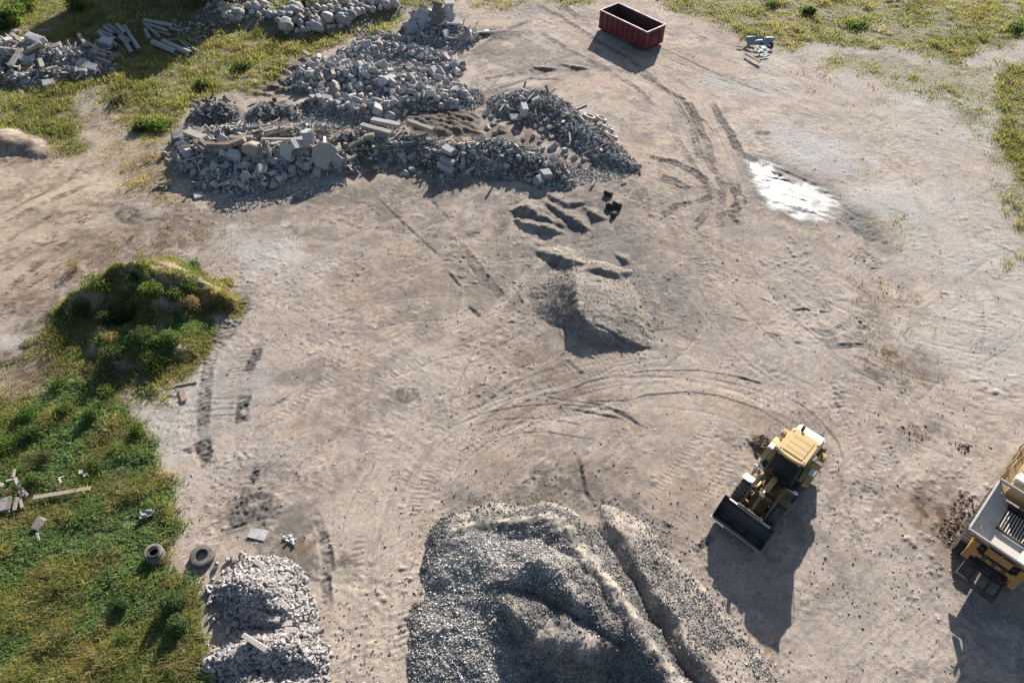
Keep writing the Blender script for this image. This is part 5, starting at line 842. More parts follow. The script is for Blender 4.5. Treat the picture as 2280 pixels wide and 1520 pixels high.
for i, (px_, py_, s_, l) in enumerate(((1354,433,.75,'black rubber lump farthest back of the four right of the ridge'),(1374,459,.95,'largest black shiny lump right of the ridge'),(1356,462,.7,'black lump just left of the largest one'),(1366,481,.6,'small black lump nearest the gravel ridges'))):
    x, y, z = on(px_, py_); o = link(bpy.data.objects.new('rubber_lump', LUMP[i])); o.scale = (s_, s_*.8, s_*.7); o.location = (x[0], y[0], z[0]+s_*.2); o.rotation_euler = (.3*i, .2, i*1.3); tag(o, l, 'rubber lump')
# root stump and dark scrap
mb = MB(); r = random.Random(5)
mb.cyl((-.5, 0, .15), (.35, .1, .35), .16, .11, 9)
for _ in range(11):
    a = Vector((r.uniform(-.5, .5), r.uniform(-.1, .15), .25)); pts = [a]; d = Vector((r.gauss(0, 1), r.gauss(0, .8), r.uniform(-.1, .8))).normalized()
    for k in range(3): d = (d+Vector((r.gauss(0, .4), r.gauss(0, .4), r.gauss(0, .3)))).normalized(); pts.append(pts[-1]+d*.24)
    for k in range(3): mb.cyl(pts[k], pts[k+1], .06-.016*k, .044-.016*k, 6)
o = mb.build('tree_root', M['wood']); x, y, z = on(366, 414); o.location = (x[0], y[0], z[0]); o.scale = (1.1, 1.1, .8); o.color = (1.3, 1.25, 1.2, 1); tag(o, 'pale uprooted tree root lying before the rubble ridge', 'tree root')
# ------------------------------------------------------------------ red hook-lift container
M['red'] = paint_mat('red paint', (.17, .022, .03), (.12, .075, .06), .7, .6, 0, (.075, .03, .022)); M['rim'] = paint_mat('pale top rim', (.55, .50, .47), (.25, .16, .13), .5, .6); M['rust'] = paint_mat('rusty inside', (.06, .035, .03), (.09, .065, .05), .6, .85); M['black'] = paint_mat('black steel', (.025, .025, .028), (.16, .14, .12), .55, .55)
cx, cy = 11.40, 65.55; ct = empty('skip_container', (cx, cy, 0), R(129.8)); g0 = float(surf_z(cx, cy)[0]); ct.location.z = g0; tag(ct, 'open red steel container with a pale top rim', 'container')
CL_, CW_, CH_ = 6.12, 2.5, 1.82; t = .05
mb = MB(); mb.box((0, 0, .24), (CL_, CW_-.1, .06), None, 0)
for s in (-1, 1): mb.box((0, s*(CW_/2-t/2), .21+(CH_-.21)/2), (CL_-2*t-.004, t, CH_-.21), None, 0)
mb.box((CL_/2-t/2, 0, .21+(CH_-.21)/2), (t, CW_, CH_-.21), None, 0); mb.box((-CL_/2+t/2, 0, .21+(CH_-.21)/2), (t, CW_, CH_-.21), None, 0); body = mb.build('body', M['red'], ct)
mb = MB(); mb.box((0, 0, .285), (CL_-.14, CW_-.26, .02), None, 0)
for s in (-1, 1): mb.box((0, s*(CW_/2-t-.012), 1.0), (CL_-.14, .016, 1.40), None, 0); mb.box((s*(CL_/2-t-.012), 0, 1.0), (.016, CW_-.16, 1.40), None, 0)
mb.build('lining', M['rust'], ct)
mb = MB()
for s in (-1, 1): mb.box((0, s*(CW_/2-.03), CH_+.052), (CL_+.06, .12, .10), None, .015); mb.box((s*(CL_/2-.02), 0, CH_+.05), (.12, CW_-.19, .096), None, .015)
mb.build('rim', M['rim'], ct)  # rim paler than the red walls
for s in (-1, 1):
    for k in range(9):
        mb = MB(); mb.box((-CL_/2+.35+k*.68, s*(CW_/2+.045), 1.0), (.09, .09, 1.58), None, .01); mb.build('rib', M['red'], ct)
    mb = MB(); mb.box((0, s*(CW_/2+.03), .28), (CL_-.02, .055, .12), None, .01); mb.build('side_rail', M['red'], ct)
    mb = MB(); mb.box((0, s*.55, .11), (CL_-.1, .14, .20), None, .01); mb.build('skid', M['black'], ct)
mb = MB()
for s in (-1, 1): mb.box((-CL_/2-.05, s*.62, .95), (.10, .10, 1.25), None, .01)
mb.box((-CL_/2-.05, 0, 1.53), (.10, 1.34, .10), None, .01)
for k in range(7):
    a = math.pi*k/6; mb.box((-CL_/2-.09, .62*math.cos(a)*.55, 1.25+.30*math.sin(a)), (.06, .20, .07), Euler((-(a-math.pi/2), 0, 0)), .01)
ef = mb.build('hook_frame', M['red'], ct); mb = MB(); mb.tube([(-CL_/2-.10, -.12, 1.42), (-CL_/2-.24, -.12, 1.42), (-CL_/2-.24, .12, 1.42), (-CL_/2-.10, .12, 1.42)], .025); mb.build('hook_bar', M['black'], ef)
mb = MB(); mb.box((CL_/2+.03, 0, 1.0), (.05, CW_-.4, 1.3), None, .01); dr = mb.build('door', M['red'], ct); mb = MB()
for s in (-.6, .6): mb.cyl((CL_/2+.08, s, .35), (CL_/2+.08, s, 1.7), .025)
mb.build('locking_bar', M['black'], dr)
for s in (-1, 1):
    mb = MB(); mb.cyl((CL_/2-.25, s*.75, .12), (CL_/2-.25, s*1.0, .12), .12, .12, 16); mb.build('roller', M['black'], ct)
# ------------------------------------------------------------------ wheel loader
M['cr_dirt'] = paint_mat('caked earth', (.10, .08, .065), (.17, .14, .11), .6, .95); M['yel'] = paint_mat('sun bleached yellow paint', (.56, .37, .12), (.24, .19, .14), .65, .55); M['roof'] = paint_mat('cab roof yellow', (.62, .43, .17), (.38, .31, .22), .55, .6); M['white'] = paint_mat('white paint', (.76, .74, .69), (.33, .28, .23), .45, .5); M['steel'] = paint_mat('dark bucket steel', (.055, .058, .068), (.14, .125, .11), .35, .42, .3, (.09, .05, .035)); M['chrome'] = paint_mat('piston rod', (.6, .6, .62), (.3, .28, .25), .2, .2, 1.0); M['tread'] = paint_mat('loader tyre', (.11, .10, .095), (.27, .235, .20), .9, .9); M['orange'] = paint_mat('orange lamp', (.75, .16, .02), (.3, .2, .15), .1, .3); M['brownp'] = paint_mat('dull ochre paint', (.20, .125, .04), (.12, .095, .075), .65, .6); M['seatm'] = paint_mat('seat cloth', (.03, .035, .04), (.1, .09, .08), .4, .9)
mg, nt, b, o_ = newmat('cab glass'); b.inputs['Base Color'].default_value = (.22, .25, .26, 1); b.inputs['Transmission Weight'].default_value = .9; b.inputs['Roughness'].default_value = .12; b.inputs['IOR'].default_value = 1.15
tcg = N(nt, 'ShaderNodeTexCoord'); nt.links.new(mrange(nt, noise(nt, tcg.outputs['Object'], 3, 5, .7), .35, .7, .02, .14), b.inputs['Roughness']); M['glass'] = mg
LX, LY = 12.86, 16.68; ld = empty('wheel_loader', (LX, LY, float(surf_z(LX, LY)[0])), R(-134)); tag(ld, 'yellow and white wheel loader with its dark bucket just above the ground', 'wheel loader')
WBX, TR, TW, TK = 1.42, .70, .52, .96
for sx in (-1, 1):
    for sy in (-1, 1):
        w = tyre_mesh(TR-.03, .33, TW, 20, .035, 44).build('wheel', M['tread'], ld, False); w.location = (sx*WBX, sy*TK, TR); w.rotation_euler = (R(90), random.random(), 0)
        mb = MB(); mb.lathe([(-.12, .0), (-.12, .14), (-.05, .17), (-.03, .30), (.16, .335), (.2, .335), (.2, .29), (.06, .26), (.03, .0)], (0, 0, 0), 'Z', 24)
        if sy > 0: bmesh.ops.rotate(mb.bm, verts=mb.bm.verts, cent=(0, 0, 0), matrix=Matrix.Rotation(math.pi, 3, 'X'))
        mb.build('rim', M['yel'], w)
mb = MB(); mb.prism([(-3.0, .75), (-3.0, 1.25), (-.6, 1.35), (-.1, 1.15), (-.1, .6), (-2.6, .55)], -.55, .55); mb.box((-1.42, 0, .70), (.35, 1.5, .32), None, .05); mb.box((-3.02, 0, 1.0), (.30, 1.9, .75), None, .08); mb.build('rear_frame', M['brownp'], ld)
mb = MB(); mb.prism([(-3.02, 1.30), (-3.02, 2.02), (-2.92, 2.14), (-1.42, 2.22), (-1.42, 1.30)], -.70, .70); bmesh.ops.bevel(mb.bm, geom=list(mb.bm.edges), offset=.07, segments=2, affect='EDGES'); hd = mb.build('engine_hood', M['white'], ld)
mb = MB(); mb.box((-1.95, .02, 2.196), (.30, .95, .03), Euler((0, R(-3), 0)), .008); mb.build('hood_recess', M['yel'], hd); mb = MB()
for k in range(9): mb.box((-2.25, -.4+k*.1, 2.185), (.5, .035, .02), Euler((0, R(-3), 0)), .004)
mb.build('hood_vent', M['black'], hd)
mb = MB()
for s in (-1, 1):
    for k in range(6): mb.box((-2.75+k*.2, s*.705, 1.7), (.12, .02, .45), None, .004)
mb.build('side_grille', M['black'], hd)
mb = MB(); mb.cyl((-1.92, -.34, 2.15), (-1.92, -.34, 3.15), .075, .07, 16); mb.cyl((-1.92, -.34, 3.15), (-1.86, -.34, 3.32), .07, .068, 16); mb.build('exhaust_stack', M['black'], ld, True)
mb = MB(); mb.cyl((-1.80, .16, 2.2), (-1.80, .16, 2.27), .09, .085, 14); be = mb.build('beacon_base', M['black'], ld); mb = MB(); mb.lathe([(0, 0), (0, .085), (.12, .075), (.15, .04), (.155, 0)], (-1.80, .16, 2.27), 'Z', 16); mb.build('beacon_lens', M['orange'], be, True)
mb = MB(); mb.cyl((-2.2, .22, 2.18), (-2.2, .22, 2.34), .06, .06, 12); mb.cyl((-2.2, .22, 2.34), (-2.2, .22, 2.44), .10, .08, 14); mb.build('air_intake', M['white'], ld, True)
# cab
mb = MB()
for sx, sy in ((.42, .66), (.42, -.66), (-1.38, .66), (-1.38, -.66), (-.45, .72), (-.45, -.72)): mb.bar((sx*(1.0 if sx < 0 else .98), sy, 1.25), (sx-(.14 if sx > 0 else 0), sy*.94, 3.02), .08, .09, .015)
for s in (-1, 1): mb.bar((-1.38, s*.67, 1.62), (.42, s*.67, 1.62), .05, .05, .01)
mb.box((-.48, 0, 1.20), (1.85, 1.40, .10), None, .02); mb.build('cab_frame', M['black'], ld)
cab = mb = MB(); mb.box((-.95, 0, 1.45), (.85, 1.30, .42), None, .03); mb.box((.40, 0, 1.42), (.05, 1.28, .36), None, .01); mb.build('cab_lower_panel', M['black'], ld)
mb = MB(); q = Euler((0, R(-4.6), 0)); mb.box((.36, 0, 2.28), (.018, 1.22, 1.36), q, 0); mb.build('windshield', M['glass'], ld)
for s in (-1, 1):
    mb = MB(); mb.box((-.05, s*.665, 2.28), (.72, .016, 1.30), Euler((R(s*1.8), 0, 0)), 0); mb.build('side_window', M['glass'], ld)
    mb = MB(); mb.box((-.92, s*.665, 2.28), (.84, .016, 1.30), Euler((R(s*1.8), 0, 0)), 0); mb.build('side_window', M['glass'], ld)
mb = MB(); mb.box((-1.39, 0, 2.3), (.018, 1.2, 1.3), None, 0); mb.build('rear_window', M['glass'], ld)
mb = MB(); mb.box((-.72, 0, 1.50), (.50, .50, .14), None, .05); mb.box((-1.0, 0, 1.92), (.14, .48, .72), Euler((0, R(-10), 0)), .05); mb.build('seat', M['seatm'], ld)
mb = MB(); mb.bar((.20, 0, 1.3), (.0, 0, 1.92), .08, .08, .02); n_ = 16
for k in range(n_):
    a, a2 = 2*math.pi*k/n_, 2*math.pi*(k+1)/n_; f_ = lambda q: (-.02+.10*math.cos(q), .19*math.sin(q), 1.95+.14*math.cos(q)); mb.cyl(f_(a), f_(a2), .016, .016, 6)
mb.build('steering_wheel', M['black'], ld)
mb = MB(); mb.box((.24, 0, 1.66), (.28, 1.0, .20), Euler((0, R(20), 0)), .05); mb.build('dashboard', M['seatm'], ld)
# roof: slightly domed slab with a curved front edge
prof = []
for k in range(11):
    y_ = -.74+1.48*k/10; prof.append((.30-.13*(y_/.74)**2, y_))
outline = prof+[(-1.38, .70), (-1.46, .60), (-1.46, -.60), (-1.38, -.70)]
def slabpoly(mb, pts, z0, z1, inset=.05):
    n = len(pts); c_ = Vector((sum(p[0] for p in pts)/n, sum(p[1] for p in pts)/n)); ins = [(Vector(p)-c_)*(1-inset)+c_ for p in pts]
    vs = [(p[0], p[1], z0) for p in pts]+[(p[0], p[1], z1-.04) for p in pts]+[(p[0], p[1], z1) for p in ins]
    fs = [list(range(n))[::-1]]+[[i, (i+1) % n, n+(i+1) % n, n+i] for i in range(n)]+[[n+i, n+(i+1) % n, 2*n+(i+1) % n, 2*n+i] for i in range(n)]+[[2*n+i for i in range(n)]]
    mb._add(vs, fs)
mb = MB(); slabpoly(mb, outline, 3.0, 3.14); rf = mb.build('cab_roof', M['roof'], ld)
mb = MB()
mb.box((-.60, 0, 3.155), (1.30, .98, .035), None, .012); mb.build('roof_panel', M['roof'], rf)
mb = MB()
for x_ in (-.95, -.55, -.20): mb.box((x_, 0, 3.1745), (.018, .97, .006), None, 0)
mb.build('panel_seam', M['brownp'], rf)
for sx, sy in ((.02, .60), (-1.25, .60), (.02, -.60), (-1.25, -.60)):
    mb = MB(); mb.box((sx, sy, 3.16), (.10, .05, .04), None, .01); mb.build('lifting_eye', M['white'], rf)
for s in (-.5, .5):
    mb = MB(); mb.cyl((.16, s, 2.95), (.24, s, 2.94), .07, .08, 14); mb.build('work_light', M['white'], rf)
# fenders, platforms, ladders, tanks
for s in (-1, 1):
    pr = [(-1.42+.86*math.cos(a), .70+.86*math.sin(a)) for a in [R(v) for v in range(20, 151, 13)]]; inn = [(-1.42+.82*math.cos(a), .70+.82*math.sin(a)) for a in [R(v) for v in range(150, 19, -13)]]
    mb = MB(); mb.prism(pr+inn, s*.70, s*1.26); mb.build('rear_fender', M['yel'], ld)
    mb = MB(); mb.box((-1.15, s*1.08, 1.60), (.42, .30, .12), None, .04); fb = mb.build('fender_box', M['white'], ld)
    mb = MB(); mb.box((-2.35, s*1.02, 1.50), (.42, .34, .26), None, .03); lb = mb.build('lamp_guard', M['yel'], ld); mb = MB(); mb.box((-2.25, s*1.05, 1.645), (.20, .20, .04), None, .01); mb.build('tail_lamp', M['brownp'], lb)
    mb = MB(); mb.box((-.30, s*.86, 1.02), (.80, .32, .08), None, .02); mb.build('step_platform', M['black'], ld)
    mb = MB(); mb.box((-.34, s*.84, .72), (.62, .30, .48), None, .04); mb.build('side_tank', M['yel'], ld)
    mb = MB()
    for k in range(3): mb.box((-.02, s*1.10, .42+.24*k), (.36, .14, .035), None, .008)
    for d_ in (-.18, .18): mb.bar((-.02+d_, s*1.10, .36), (-.02+d_, s*1.04, 1.0), .03, .03, .005)
    mb.build('ladder', M['black'], ld)
    mb = MB(); mb.tube([(.32, s*.98, 1.06), (.30, s*.98, 1.95), (-.45, s*.98, 2.0), (-.55, s*.98, 1.1)], .018); mb.tube([(-1.30, s*.82, 1.9), (-1.28, s*.98, 2.85), (-.9, s*.98, 2.85)], .016); mb.build('handrail', M['black'], ld)
    mb = MB(); mb.tube([(.34, s*.70, 2.55), (.62, s*1.18, 2.75)], .016); ar = mb.build('mirror_arm', M['black'], ld); mb = MB(); mb.box((.62, s*1.20, 2.60), (.05, .22, .38), Euler((0, 0, R(s*15))), .02); mb.build('mirror', M['black'], ar)
    # front fender: flat white plate on the far side, ochre bracket
    fr = [(WBX+.84*math.cos(a), .70+.84*math.sin(a)) for a in [R(v) for v in range(96, 156, 12)]]; fi = [(WBX+.80*math.cos(a), .70+.80*math.sin(a)) for a in [R(v) for v in range(144, 95, -12)]]
    mb = MB(); mb.prism(fr+fi, s*.72, s*1.26); mb.build('front_fender', M['white'] if s < 0 else M['brownp'], ld)
    mb = MB(); mb.bar((.55, s*.58, 1.70), (.62, s*1.0, 1.86), .05, .05, .01); mb.box((.62, s*1.05, 1.92), (.10, .22, .18), None, .03); mb.build('headlight', M['white'], ld)
for o in ld.children:
    if o.name.split('.')[0] in ('cab_frame', 'cab_lower_panel', 'windshield', 'side_window', 'rear_window', 'seat', 'steering_wheel', 'dashboard', 'cab_roof'): o.location.x = -.26
# front frame, arms, bucket
mb = MB(); mb.prism([(.30, .55), (.30, 1.15), (.75, 1.55), (1.15, 1.62), (1.55, 1.05), (1.95, .80), (1.95, .55)], -.40, .40); mb.box((WBX, 0, .70), (.35, 1.5, .32), None, .05); mb.box((.08, 0, .85), (.5, .4, .45), None, .04); mb.build('front_frame', M['brownp'], ld)
for s in (-1, 1):
    mb = MB(); mb.prism([(.55, 1.62), (.60, 1.85), (.85, 1.92), (1.55, 1.70), (2.28, .92), (2.39, .56), (2.33, .44), (2.20, .54), (1.45, 1.38), (.85, 1.62)], s*.56, s*.68); mb.build('lift_arm', M['brownp'], ld)
    mb = MB(); mb.cyl((.55, s*.48, .95), (1.15, s*.48, 1.18), .075, .075, 12); cy_ = mb.build('lift_cylinder', M['yel'], ld, True); mb = MB(); mb.cyl((1.15, s*.48, 1.18), (1.75, s*.48, 1.36), .04, .04, 10); mb.build('piston_rod', M['chrome'], cy_, True)
mb = MB(); mb.cyl((1.50, -.62, 1.50), (1.50, .62, 1.50), .10, .10, 14); mb.cyl((2.40, -.62, .62), (2.40, .62, .62), .07, .07, 12); mb.build('cross_tube', M['brownp'], ld, True)
mb = MB(); mb.cyl((.50, -.02, 1.72), (1.38, -.02, 1.86), .14, .13, 16); tc_ = mb.build('tilt_cylinder', M['yel'], ld, True); mb = MB(); mb.cyl((1.38, -.02, 1.86), (1.86, -.02, 1.93), .065, .065, 12); mb.build('piston_rod', M['chrome'], tc_, True)
mb = MB(); mb.prism([(1.48, 1.42), (1.78, 2.02), (1.92, 2.0), (1.66, 1.38)], -.13, .10); mb.bar((1.86, -.02, 1.92), (2.48, -.02, 1.12), .14, .12, .02); mb.build('tilt_lever', M['brownp'], ld)
mb = MB()
for k in range(5): y_ = -.34+.05*k; mb.tube([(.45, y_, 1.35), (.75, y_+.02, 1.78), (1.25, y_+.05, 1.62), (1.7, y_+.03, 1.5)], .022, 6)
mb.build('hydraulic_hose', M['black'], ld, True)
BW = 1.31
prof = [(3.42, .43), (3.28, .34), (2.98, .26), (2.76, .30), (2.58, .44), (2.46, .68), (2.44, .95), (2.52, 1.20), (2.66, 1.40)]      # inside skin, lip to top edge
off = [(3.44, .39), (3.29, .295), (2.98, .21), (2.73, .25), (2.54, .40), (2.41, .67), (2.39, .96), (2.47, 1.22), (2.63, 1.43)]
bk = MB(); bk.prism(prof+off[::-1], -BW, BW)
bucket = bk.build('bucket', M['steel'], ld)
for s in (-1, 1):
    mb = MB(); mb.prism([(3.40, .40), (3.26, .315), (2.98, .235), (2.745, .275), (2.56, .42), (2.435, .675), (2.415, .955), (2.495, 1.21), (2.645, 1.415), (2.78, 1.36), (3.02, .98)], s*(BW-.035) if s > 0 else -BW-.004, s*BW+.004 if s > 0 else -(BW-.035)); mb.build('bucket_side', M['steel'], bucket)
mb = MB(); mb.box((3.40, 0, .395), (.22, 2*BW+.06, .035), Euler((0, R(-30), 0)), .008); mb.build('cutting_edge', M['rim'], bucket)
mb = MB(); mb.box((2.70, 0, 1.455), (.16, 2*BW-.5, .035), Euler((0, R(-35), 0)), .008); mb.box((2.64, .0, 1.50), (.05, 1.3, .14), Euler((0, R(25), 0)), .01); mb.build('spill_guard', M['rim'], bucket)
mb = MB()
for y_ in (-.62, .62, -.1, .1): mb.prism([(2.50, .36), (2.28, .48), (2.32, .72), (2.40, .68)] if abs(y_) > .3 else [(2.37, .95), (2.34, 1.12), (2.44, 1.2), (2.44, 1.12)], y_-.03, y_+.03)
mb.build('bucket_bracket', M['brownp'], bucket)
for k in range(3):       # dried earth left in the bucket and along the sills
    q = chip(11, 900+k, .35); mb = MB(); mb._add([(2.85+.22*v[0]+.1*k, -.8+.8*k+.4*v[1], .30+.09*v[2]) for v in q[0]], [list(f) for f in q[1]]); mb.build('earth_clump', M['cr_dirt'], bucket)
# ------------------------------------------------------------------ mobile crusher, cut by the right edge of the picture
M['cr_orange'] = paint_mat('weathered orange paint', (.47, .22, .05), (.20, .15, .11), .5, .6, 0, (.13, .055, .03)); M['cr_steel'] = paint_mat('worn hopper steel', (.44, .435, .43), (.33, .295, .25), .85, .6, .1, (.2, .13, .09)); M['cr_dust'] = paint_mat('dust coated steel', (.55, .52, .47), (.45, .41, .36), .6, .9); M['cr_yel'] = paint_mat('yellow housing', (.58, .42, .18), (.3, .24, .18), .5, .55)
KX, KY = 20.02, 13.40; kr = empty('mobile_crusher', (KX, KY, float(surf_z(KX, KY)[0])), R(44)); tag(kr, 'orange mobile crusher with an open steel feed hopper', 'crusher')
def panel(mb, q, t=.05):
    """plate from four corners"""
    a, b, c, d = [Vector(v) for v in q]; n = (b-a).cross(d-a).normalized()*t; vs = [a, b, c, d, a-n, b-n, c-n, d-n]
    mb._add(vs, [[0, 1, 2, 3], [7, 6, 5, 4], [0, 4, 5, 1], [1, 5, 6, 2], [2, 6, 7, 3], [3, 7, 4, 0]])
HZ, HB, HW, HL = 2.60, 1.75, 3.05, 3.35
hp_ = MB(); panel(hp_, [(0, 0, HZ), (HL, 0, HZ), (HL-.25, -.85, HB), (.35, -.85, HB)]); hop = hp_.build('hopper_wall', M['cr_steel'], kr)
mb = MB(); panel(mb, [(HL, -HW, HZ), (0, -HW, HZ), (.35, -HW+.85, HB), (HL-.25, -HW+.85, HB)]); mb.build('hopper_wall', M['cr_dust'], kr)
mb = MB(); panel(mb, [(0, -HW, HZ-.03), (0, 0, HZ-.03), (.35, -.85, HB), (.35, -HW+.85, HB)]); mb.build('hopper_wall', M['cr_steel'], kr)
mb = MB()
mb.bar((-.03, .04, HZ+.03), (-.03, -HW-.04, HZ+.03), .10, .10, .015); mb.bar((.03, .03, HZ+.03), (HL, .03, HZ+.03), .09, .10, .015); mb.bar((.03, -HW-.03, HZ+.03), (HL, -HW-.03, HZ+.03), .09, .10, .015); mb.bar((HL+.05, .05, HZ+.1), (HL+.05, -HW-.05, HZ+.1), .10, .16, .015)
mb.build('hopper_rim', M['cr_steel'], kr)
mb = MB(); mb.box((1.0, -HW/2, HB-.05), (1.35, HW-1.7, .08), Euler((0, R(3), 0)), .01); mb.build('feeder_pan', M['cr_dust'], kr)
for k in range(11):
    mb = MB(); y_ = -.92-k*.121; mb.bar((1.72, y_, HB-.05), (3.0, y_, HB-.10), .05, .12, .01); mb.build('grizzly_bar', M['cr_dust'], kr)
mb = MB(); mb.box((1.70, -HW/2, HB-.08), (.10, HW-1.7, .16), None, .01); mb.box((HL-.1, -HW/2, HB-.35), (.08, HW-.4, .9), None, .01); mb.box((1.8, -HW/2, HB-.55), (3.0, HW-1.7, .05), None, 0); mb.build('feeder_frame', M['black'], kr)
mb = MB()
for k, y_ in enumerate((-.25, -.9, -1.55, -2.2, -2.8)): mb.bar((-.07, y_, HZ-.08), (.25, y_*.65-.53, HB+.05), .05, .10, .01)
for k in range(4): x_ = .35+k*.85; mb.bar((x_, .12, HZ-.14), (x_+.1, -.60, HB-.04), .05, .10, .01); mb.bar((x_, -HW-.12, HZ-.14), (x_+.1, -HW+.60, HB-.04), .05, .10, .01)
mb.build('hopper_stiffener', M['cr_orange'], kr)
# front frame: orange H plate with dark openings, sloping outward below the hopper
mb = MB(); F0, F1 = (-.02, 2.22), (-.48, 1.38)
def fp(y, u): return (F0[0]+(F1[0]-F0[0])*u, y, F0[1]+(F1[1]-F0[1])*u)
for y0, y1, u0, u1 in ((-.40,-.68,0,1),(-2.37,-2.65,0,1),(-.68,-2.37,.44,.60),(-1.0,-2.05,-.04,.30),(-.68,-.80,.36,.44),(-2.25,-2.37,.36,.44),(-.68,-.84,.6,.70),(-2.21,-2.37,.6,.70)): panel(mb, [fp(y0, u0), fp(y0, u1), fp(y1, u1), fp(y1, u0)], .09)
mb.build('front_frame', M['cr_orange'], kr)
mb = MB(); mb.box((.10, -1.53, 1.55), (.20, 1.9, .95), None, .02)
for y_ in (-1.1, -1.53, -1.95): mb.cyl((-.15, y_, 1.9), (-.28, y_, 1.75), .09, .09, 12)
mb.build('feeder_drive', M['black'], kr)
mb = MB()
for y_ in (-.72, -1.20, -1.88, -2.32): mb.bar((-.35, y_, 1.12), (-1.05, y_, .80), .07, .30, .01)
mb.bar((-1.08, -.66, .80), (-1.08, -2.38, .80), .08, .34, .01); mb.bar((-.33, -.66, 1.14), (-.33, -2.38, 1.14), .08, .34, .01)
mb.build('tow_frame', M['black'], kr)
mb = MB()
for y_ in (-.60, -2.45): mb.bar((-.1, y_, 1.25), (4.6, y_, 1.25), .22, .40, .02)
for x_ in (.4, 2.2, 4.4): mb.bar((x_, -.62, 1.25), (x_, -2.43, 1.25), .2, .3, .02)
for x_ in (.6, 3.0):
    for y_ in (-.55, -2.5): mb.bar((x_, y_, 1.4), (x_, y_+(.25 if y_ > -1 else -.25), HZ-.2), .12, .12, .01)
mb.build('chassis', M['cr_orange'], kr)
for y_ in (-.42, -2.63):
    n_ = 34; pts = []
    for k in range(n_):
        q = 2*math.pi*k/n_; pts.append((2.6+(1.75 if math.cos(q) > 0 else -1.75)+.42*math.cos(q), .45+.42*math.sin(q)))
    mb = MB(); mb.prism(pts, y_-.21, y_+.21)
    for (xa, za), (xb, zb) in zip(pts, pts[1:]+pts[:1]):
        L = math.hypot(xb-xa, zb-za); nn = max(1, int(L/.17))
        for j in range(nn): f_ = (j+.5)/nn; mb.box((xa+(xb-xa)*f_, y_, za+(zb-za)*f_), (.05, .46, .05), Euler((0, -math.atan2(zb-za, xb-xa), 0)), 0)
    mb.build('crawler_track', M['black'], kr)
mb = MB(); mb.box((5.0, -HW/2, 2.0), (2.4, 2.0, 1.3), None, .06); mb.box((7.8, -HW/2, 1.9), (2.9, 2.3, 1.7), None, .08); mb.build('crusher_housing', M['cr_yel'], kr)
mb = MB(); mb.box((4.15, -.62, 2.62), (.55, .42, .34), None, .03); mb.build('control_box', M['white'], kr); mb = MB(); mb.box((4.9, -1.5, 2.85), (1.2, 1.5, .25), None, .04); mb.box((4.0, -1.75, 2.6), (.5, 1.0, .5), None, .04); mb.build('crusher_lid', M['black'], kr)
mb = MB(); mb.box((5.2, -.30, 1.72), (3.6, .50, .06), None, .01); mb.build('walkway', M['brownp'], kr)
mb = MB(); mb.tube([(3.55, -.08, 1.75), (3.55, -.08, 2.72), (5.0, -.08, 2.75), (6.8, -.08, 2.75), (6.8, -.08, 1.75)], .025); mb.tube([(3.55, -.08, 2.28), (6.8, -.08, 2.28)], .02)
for x_ in (4.4, 5.2, 6.0): mb.cyl((x_, -.08, 1.75), (x_, -.08, 2.75), .02, .02, 8)
mb.tube([(4.6, -.15, 2.6), (4.6, -.15, 3.0), (5.4, -.15, 3.05), (5.5, -.15, 2.6)], .022); mb.build('railing', M['brownp'], kr, True)
mb = MB(); mb.bar((7.0, -HW/2, 1.0), (12.5, -HW/2, 3.6), .9, .25, .02); cv = mb.build('conveyor', M['cr_orange'], kr); mb = MB(); mb.bar((7.0, -HW/2, 1.16), (12.55, -HW/2, 3.78), .75, .03, 0); mb.build('belt', M['black'], cv)
# ------------------------------------------------------------------ grass: blades in tufts, thick where the sward is thick
n = 210000; px = rng.uniform(-60, 2340, n); py = rng.uniform(-40, 1560, n); x, y = at(px, py); d, tn, hh = grass_d(x, y)
patch = fbm(x/2.2, y/2.2, 4, 140); k = (rng.random(n) < d*(.35+.65*sm(-.2, .22, patch))) & (top(x, y) < .05); x, y, tn, hh, patch = x[k], y[k], tn[k], hh[k], patch[k]
# on the mound
HM = HEAPS['earth_mound']; mx = in_heap('earth_mound', 9000, -.35); keepm = fbm(mx[:, 0]/1.1, mx[:, 1]/1.1, 4, 150) > -.12+.45*polyd([(305,590,2.35),(340,592,2.35),(352,655,1.6)], .3, 1.0)(mx[:, 0], mx[:, 1]); mx = mx[keepm]
x = np.concatenate([x, mx[:, 0]]); y = np.concatenate([y, mx[:, 1]]); tn = np.concatenate([tn, np.where(fbm(mx[:, 0]/.9, mx[:, 1]/.9, 3, 151) > -.3, 1, 0)]); hh = np.concatenate([hh, np.full(len(mx), .17)]); patch = np.concatenate([patch, fbm(mx[:, 0], mx[:, 1], 3, 152)])
nt_ = len(x); z = surf_z(x, y); sc = scale_at(x, y, z)/2.2266
tall = hh*rng.uniform(.6, 1.35, nt_)*(.75+1.9*np.maximum(fbm(x/1.1, y/1.1, 3, 153), 0)*1.6)
tall = np.minimum(tall, .50)
yel = sm(-.2, .45, fbm(x/5, y/5, 4, 160)+.35*rng.normal(0, 1, nt_)*.6)[:, None]
cA = np.where(tn[:, None] == 1, np.array((.17, .21, .066)), np.array((.20, .21, .07))); cB = np.where(tn[:, None] == 1, np.array((.31, .285, .115)), np.array((.32, .29, .13))); cA = np.where(tn[:, None] == 2, np.array((.24, .185, .10)), cA); cB = np.where(tn[:, None] == 2, np.array((.33, .26, .15)), cB)
tc = cA*(1-yel)+cB*yel; dry = (rng.random(nt_) < np.where(tn == 1, .16, .16)+.45*sm(.05, .35, fbm(x/1.8, y/1.8, 3, 161)))[:, None]; tc = np.where(dry, np.array((.33, .26, .145)), tc); tc *= rng.uniform(.6, 1.3, (nt_, 1))
